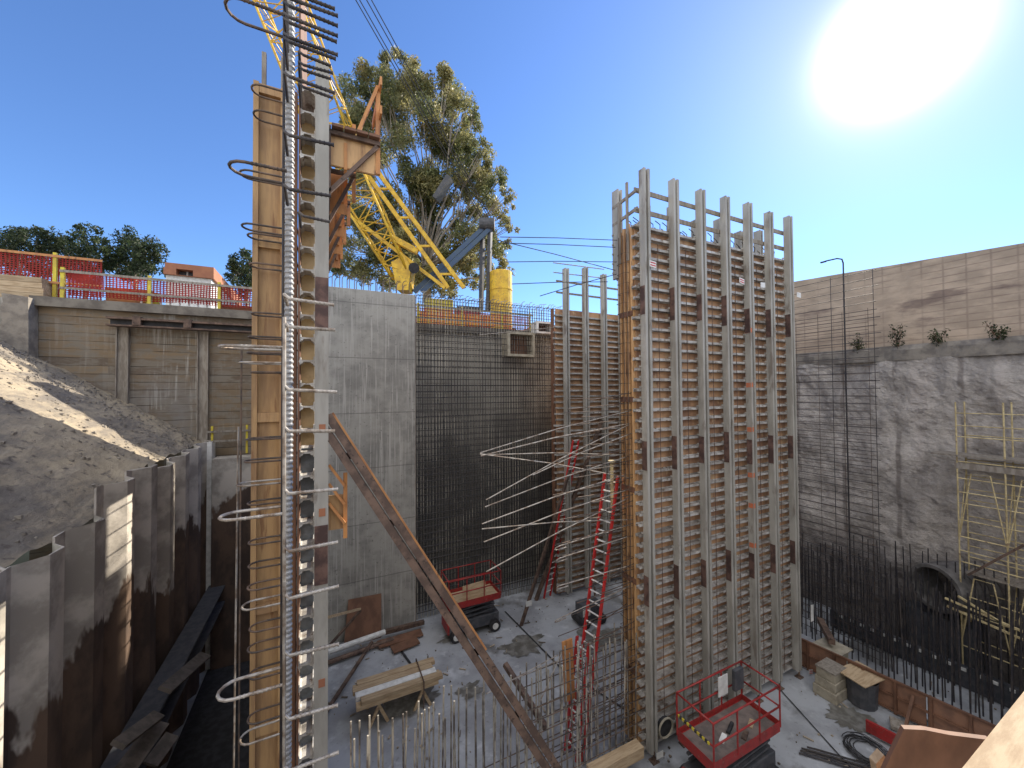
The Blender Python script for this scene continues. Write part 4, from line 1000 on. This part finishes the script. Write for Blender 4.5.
for k in range(6): build(MB().box(8.435, 8.475, 6.55+k*.15, 6.62+k*.15, 1.995, 2.065), 'gate_stripe', black, t)
build(MB().box(10.7, 11.1, 7.35, 7.46, 1.9, 2.5), 'control_box', dkgrey, t, bevel=.02); build(MB().box(10.1, 10.5, 7.44, 7.46, 1.9, 2.45), 'decal_sheet', white, t)
build(MB().path([(9.7, 6.9, 1.49), (10.1, 7.05, 1.49)], .05, 8), 'tool_roll', black, t)
for (x, y, c) in ((9.3, 6.8, white), (10.4, 6.75, lumber), (9.9, 6.6, rust)):
    tag(build(MB().bar((x, y, 1.49), (x+.3, y+.12, 1.49), .12, .03), 'deck_scrap', c), {white: 'white scrap on the near lift deck', lumber: 'tan timber offcut on the near lift deck', rust: 'rusty offcut on the near lift deck'}[c], 'scrap')

# ------------------------------------------------------------------ ladders
def ladder(foot, top, wdir, width, n, rmat, label, rung=white, rr=.03, step=.305):
    t = thing('ladder', foot, label, 'ladder'); f = Vector(foot); tp = Vector(top); d = (tp-f).normalized(); wv = Vector(wdir).normalized()*width/2
    nn = d.cross(wv).normalized()
    for s in (-1, 1): build(MB().bar(f+wv*s, tp+wv*s, .05, .095, nn), 'rail', rmat, t)
    L = (tp-f).length; k = 1; p0 = None
    while k*step < L:
        c = f+d*k*step
        if p0 is None: p0 = build(MB().path([c-wv, c+wv], .024, 6), 'rung', rung, t); c0 = c
        else: dup(p0, c-c0, t)
        k += 1
    return t
ladder((6.65, 9.55, 0), (8.1, 9.55, 8.0), (-.2, 1, 0), .50, 0, redlad, 'tall bright red extension ladder leaning on the tall form end')
ladder(W(570, 760, Z=0)+Vector((.1, .1, 0)), W(583, 640, Y=9.5), (-.2, 1, 0), .46, 0, redlad, 'lower overlapping section of red ladder among the rebar dowels')
ladder(W(547, 597, Z=0), W(576, 440, Y=16.6), (1, .2, 0), .42, 0, redlad, 'far red ladder leaning on the far wall form')
beam(W(536, 600, Z=0), W(602, 420, Y=16.6), .16, .16, 'pipe_brace', 'brown steel brace beside the far red ladder', rust)
beam(W(521, 626, Z=0), W(570, 470, Y=16.4), .12, .12, 'pipe_brace', 'dark brace with a white sheet tied near its foot', rust)
p = W(529, 604, Z=.9); p = W(529, 604, D=17.3)
tag(build(MB().sheet([p+Vector((-.15, 0, -.1)), p+Vector((.15, 0, -.1)), p+Vector((.15, 0, .14)), p+Vector((-.15, 0, .14))], (0, .01, 0)), 'white_sheet', white), 'white sheet tied on the dark brace foot', 'sheet')
p = W(612, 492, Y=9.4)
tag(build(MB().path([p+Vector((0, 0, -.5)), p+Vector((0, 0, .95))], .05, 8).path([p+Vector((0, 0, .9)), p+Vector((0, 0, .97))], .11, 10), 'yellow_shore_head', scafy), 'yellowish screw jack head above the red ladder', 'jack')
# pump / power pack in the shade behind the ladder
p = W(588, 622, Z=0)
t = thing('power_pack', p, 'dark machine on the floor behind the red ladder', 'machine')
build(MB().box(p.x-.5, p.x+.55, p.y-.3, p.y+.3, .25, .95), 'housing', dkgrey, t, bevel=.04)
build(MB().box(p.x-.5, p.x-.1, p.y-.325, p.y-.303, .5, .85), 'panel', white, t)
for x in (p.x-.4, p.x+.5): build(MB().path([(x, p.y-.45, .22), (x, p.y+.45, .22)], .22, 14), 'wheel', black, t)
build(MB().path([(p.x+.4, p.y, 1.1), (p.x+.4, p.y, 1.5)], .05, 8), 'exhaust', rust, t)

# ------------------------------------------------------------------ standing dowels
def dowels(rows, x0, x1, sp, zt, label, group, mat, axis='x', r=.019, jt=.06, capm=None):
    pr = None
    for fix in rows:
        a = x0+random.uniform(0, sp*.5)
        while a < x1:
            x, y = (a, fix) if axis == 'x' else (fix, a)
            if pr is None:
                pr = tag(build(MB().path([(x, y, -.05), (x+.01, y, zt)], r, 6), 'rebar_dowel', mat), label, 'rebar', group); q0 = (x, y)
            else:
                o = dup(pr, (x-q0[0], y-q0[1]+random.uniform(-.03, .03), random.uniform(-.35, .12))); o.rotation_euler = (R(random.gauss(0, .7)), R(random.gauss(0, .7)), 0)
            a += sp+random.uniform(-jt, jt)
dowels((8.72, 9.2), .5, 8.2, .21, 3.5, 'upright dowel in the double row left of the tall form', 'upright dowels left of the tall form', rebar_mid, r=.021)
dowels((18.75, 19.25, 20.3), 1.0, 11.5, .19, 3.75, 'dark upright dowel in the dense rows before the rough wall', 'dark upright dowels before the rough wall', rebar_dk, axis='y', r=.022)
dowels((20.9,), -1, 9, .21, 4.4, 'taller dowel in the back row under the scaffold', 'taller dowels under the scaffold', rebar_dk, axis='y', r=.018)
t = thing('lower_rebar_mat', (6.7, 8.65, 0), 'horizontal bars tied across the dowels left of the tall form', 'rebar mat')
for row, y in enumerate((8.68, 9.42)):
    for k in range(9):
        build(MB().path([(4.6+.25*random.random()-(1.2 if k < 3 else 0), y, .3+k*.33), (8.4, y, .3+k*.33)], .014, 5), 'horizontal_bar', rebar_m, t)
# loose pale bars over the dowels
for (a, b, lb) in (((486, 694), (558, 655), 'pale loose bar lying over the dowels, longest'), ((512, 680), (560, 660), 'pale loose bar just above the longest one'), ((540, 702), (562, 652), 'steep pale loose bar crossing the others')):
    tag(build(MB().path([W(*a, Y=8.75), W(*b, Y=9.2)], .014, 5), 'loose_bar', rebar_lt), lb, 'rebar')
beam(W(590, 775, Z=.6), W(640, 748, Z=.6), .3, .3, 'timber_baulk', 'thick timber baulk at the foot of the tall form end', lumber, 'timber')
beam(W(567, 640, Y=9.6), W(570, 700, Y=9.6), .35, .04, 'plywood_offcut', 'brown plywood strip standing behind the red ladder', orangeply, 'board', (0, 1, 0))

# ------------------------------------------------------------------ right-hand floor items
t = thing('board_barrier', (16.9, 6, 0), 'low brown plywood barrier with studs before the dark dowels', 'barrier')
def BXY(f): return Vector((16.45+.75*f, 9.2-5.8*f, 0))
for k in range(3):
    a = BXY(k/3+.003); b = BXY((k+1)/3-.003)
    build(MB().bar(a+Vector((0, 0, .56)), b+Vector((0, 0, .56)), .025, 1.0), 'plywood_panel', M('barrier_ply', (.30, .16, .10), (.20, .11, .075), 2, .7) if k == 0 else bpy.data.materials['barrier_ply'], t)
for z in (.1, .58, 1.08): a = BXY(0); b = BXY(1); build(MB().bar(a+Vector((-.05, 0, z)), b+Vector((-.05, 0, z)), .07, .06), 'rail', brownply, t)
for k in range(8): a = BXY(k/7.3); build(MB().bar(a+Vector((-.06, 0, .03)), a+Vector((-.06, 0, 1.1)), .07, .09, (1, 0, 0)), 'stud', brownply, t)
a = BXY(.62); build(MB().bar(a+Vector((-.08, 0, .9)), a+Vector((-.75, 0, .03)), .07, .07), 'raker', brownply, t)
def blocks(px, py, label):
    p = W(px, py, Z=0); t = thing('block_pile', p, label, 'blocks')
    for k, (w, h) in enumerate(((.50, .34), (.44, .30), (.40, .28))):
        z = sum((.34, .30)[:k]); build(MB().box(p.x-w, p.x+w*.8, p.y-w*.7, p.y+w*.7, z+.002, z+h-.002), 'block', conc_b, t, bevel=.02)
    build(MB().box(p.x-.42, p.x+.36, p.y-.3, p.y+.3, .922, .98), 'cover_board', greywood, t)
blocks(832, 694, 'stepped pile of pale blocks with a board on top')
p = W(862, 703, Z=0); t = thing('waste_bin', p, 'round dark bin covered by a pale board', 'bin')
g = MB(); n = 24
for k, (z, r) in enumerate(((.0, .36), (.02, .38), (.45, .40), (.85, .42), (.88, .44), (.90, .44))):
    for j in range(n): a = 2*math.pi*j/n; rr = r+(.012 if j % 2 else 0); g.v.append((p.x+rr*math.cos(a), p.y+rr*math.sin(a), z))
for k in range(5):
    for j in range(n): g.f.append((k*n+j, k*n+(j+1) % n, (k+1)*n+(j+1) % n, (k+1)*n+j))
g.f.append(tuple(range(n))[::-1]); build(g, 'barrel', dkgrey, t)
g = MB().sheet([(p.x-.62, p.y-.35, .93), (p.x+.55, p.y-.5, .96), (p.x+.62, p.y+.38, .97), (p.x-.5, p.y+.5, .94)], (0, 0, .03)); tag(build(g, 'cover_board', lumber), 'pale board laid over the dark bin', 'board')
p = W(833, 648, Z=.9); tag(build(MB().sheet([p+Vector((-.5, -.4, 0)), p+Vector((.5, -.4, 0)), p+Vector((.5, .45, 0)), p+Vector((-.45, .5, 0))], (0, 0, .04)).box(p.x-.4, p.x+.4, p.y-.3, p.y+.3, -.02, p.z), 'pale_crate', conc_b), 'pale topped crate behind the brown barrier', 'crate')
g = MB()
for k in range(11):
    r = .34+.02*k; zc = .03+.018*(k % 5); ph = random.random()*6
    c = W(866, 752, Z=0)+Vector((random.uniform(-.05, .05), random.uniform(-.05, .05), zc))
    g.path([c+Vector((r*math.cos(ph+a*.35), r*math.sin(ph+a*.35), random.uniform(0, .04))) for a in range(17)], .012, 5)
tag(build(g, 'cable_coil', black), 'loose black coil of cable on the floor', 'coil')
for k in range(7):
    a = W(799+k*2.2, 753-k*.3, Z=.05+.0*k); b = a+Vector((1.3, -1.5, 0)); c = Vector(((k % 4)*.05, (k % 3)*.05, .03*(k//4)))
    tag(build(MB().path([a+c, b+c], .024, 6), 'rebar_stick', rebar_dk), 'dark rebar in the bundle at the bottom edge of the floor', 'rebar', 'bundle of rebar on the right floor')
beam(W(866, 725, Z=.25), W(905, 745, Z=.25), .08, .35, 'red_channel', 'red flanged beam lying near the black coil', red, 'beam')
beam(W(890, 722, Z=.1), W(930, 738, Z=.1), .5, .1, 'dark_plank', 'dark planks on the floor before the barrier', greywood, 'plank')
beam(W(820, 620, Z=1.2), W(832, 642, Z=1.2), .2, .2, 'short_beam', 'short dark beam beside the tall form foot', rust, 'beam')
p = W(811, 622, Y=FY); tag(build(MB().sheet([p, p+Vector((.18, 0, 0)), p+Vector((.2, 0, .6)), p+Vector((.02, 0, .62))], (0, .01, 0)), 'pale_sleeve', white), 'small pale sleeve beside the right strongback foot', 'sleeve')
# dark kicker with pale caps
t = thing('kicker_form', (20.6, 6.5, 0), 'dark kicker form with pale caps inside the dense dowels', 'kicker form')
build(MB().box(20.45, 20.62, 3, 9.5, .02, .75), 'kicker_board', dkgrey, t)
pr = None
for k in range(16):
    y = 3.6+k*.36
    if pr is None: pr = build(MB().box(20.40, 20.448, y, y+.12, .62, .72), 'cap', white, t)
    else: dup(pr, (0, k*.36, 0), t)
# big pipe
t = thing('large_pipe', (20.6, 6.2, 2), 'large ribbed pipe jutting from the rough wall by the scaffold', 'pipe')
c = W(934, 588, X=20.7); g = MB(); n = 32; ax = Vector((1, -.35, 0)).normalized(); sy = Vector((0, 0, 1)).cross(ax)
prof = [(0, .72), (0, .84), (.08, .86), (.5, .83)]+[(.5+i*.12, .83+(.05 if i % 2 else 0)) for i in range(12)]
for (s, r) in prof:
    for j in range(n): a = 2*math.pi*j/n; g.v.append(tuple(c+ax*s+(sy*math.cos(a)+Vector((0, 0, 1))*math.sin(a))*r))
for k in range(len(prof)-1):
    for j in range(n): g.f.append((k*n+j, k*n+(j+1) % n, (k+1)*n+(j+1) % n, (k+1)*n+j))
i0 = len(g.v)
for s in (0, 1.9):
    for j in range(n): a = 2*math.pi*j/n; g.v.append(tuple(c+ax*s+(sy*math.cos(a)+Vector((0, 0, 1))*math.sin(a))*.72))
for j in range(n): g.f.append((i0+j, i0+n+j, i0+n+(j+1) % n, i0+(j+1) % n))
g.f.append(tuple(i0+n+j for j in range(n)))
build(g, 'pipe_barrel', M('pipe_concrete', (.17, .16, .155), (.10, .095, .09), 3, .8, bump=.4), t)
build(MB().box(20.9, 21.75, 5.3, 7.2, 0, 2.0), 'cradle', dkgrey, t)
# scaffold
t = thing('scaffold_tower', (21, 4.5, 0), 'yellow frame scaffold tower against the rough wall at right', 'scaffold')
ys = [5.55, 4.45, 3.3, 2.1]
for y in ys:
    for x in (20.7, 21.55):
        build(MB().path([(x, y, 0), (x, y, 10.15)], .024, 7), 'upright', scafy, t)
for z in (9.75, 9.3, 8.9, 8.0, 7.4, 6.9, 6.5, 5.9, 5.3, 4.8, 4.4, 3.2, 2.6, 1.4):
    build(MB().path([(20.7, ys[-1], z+random.uniform(-.05, .05)), (20.7, ys[0], z)], .02, 6), 'ledger', scafy, t)
    if z < 9: build(MB().path([(21.55, ys[-1], z), (21.55, ys[0], z)], .02, 6), 'ledger', scafy, t)
for i in range(3):
    ya, yb = ys[i], ys[i+1]
    for z0, z1 in ((5.2, 7.6), (1.6, 3.9)):
        m1 = ya+(yb-ya)*.3; m2 = ya+(yb-ya)*.7
        build(MB().path([(20.7, ya, z0), (20.7, m1, z1), (20.7, m2, z1), (20.7, yb, z0)], .02, 6), 'frame_brace', scafy, t)
        build(MB().path([(20.7, ya, z0), (21.55, ya, z1)], .016, 5), 'cross_brace', scafy, t)
for k in range(4): build(MB().box(20.62+k*.25, 20.62+k*.25+.23, 1.9, 6.2, 8.18, 8.24), 'deck_plank', greywood, t)
build(MB().box(20.66, 20.70, 1.9, 5.6, 7.75, 7.95), 'toe_board', greywood, t)
for k in range(3): build(MB().box(20.68+k*.28, 20.68+k*.28+.25, 2.0, 5.4, 4.02, 4.08), 'lower_plank', greywood, t)
for (a, b, lb) in (((945, 598), (1024, 632), 'upper yellow bar of the bundle slung under the scaffold'), ((947, 606), (1024, 640), 'lower yellow bar of the bundle slung under the scaffold'), ((958, 596), (1000, 622), 'short yellow bar crossing the slung bundle')):
    tag(build(MB().bar(W(*a, X=20.2), W(*b, X=20.2), .06, .06), 'yellow_bar', scafy), lb, 'bar')
beam(W(968, 575, X=20.6), W(1024, 545, X=20.6), .07, .07, 'steel_brace', 'dark diagonal brace across the scaffold base', rust)

# ------------------------------------------------------------------ near bottom right corner
g = MB(); pl = [(890, 758), (904, 729), (925, 730), (950, 735), (990, 740), (1000, 800), (985, 900), (885, 900), (880, 780)]
g.sheet([W(x, y, D=2.4) for x, y in pl], FW*.03+RT*.01)
g2 = MB()
tag(build(g, 'broken_panel', brownply), 'torn brown form panel with bright rim at the bottom right corner', 'broken panel')
g = MB().bar(W(950, 850, D=1.75), W(1095, 650, D=2.5), .16, .18, UP)
tag(build(g, 'near_plank', lumber, bevel=.006), 'bright sunlit timber beam cutting the bottom right corner', 'timber beam')
g = MB(); g.sheet([W(876, 764, D=2.6), W(884, 755, D=2.6), (W(890, 765, D=2.6)), (W(882, 800, D=2.6))], FW*.05)
tag(build(g, 'pale_chip', lumber), 'small pale timber end left of the torn panel', 'timber')
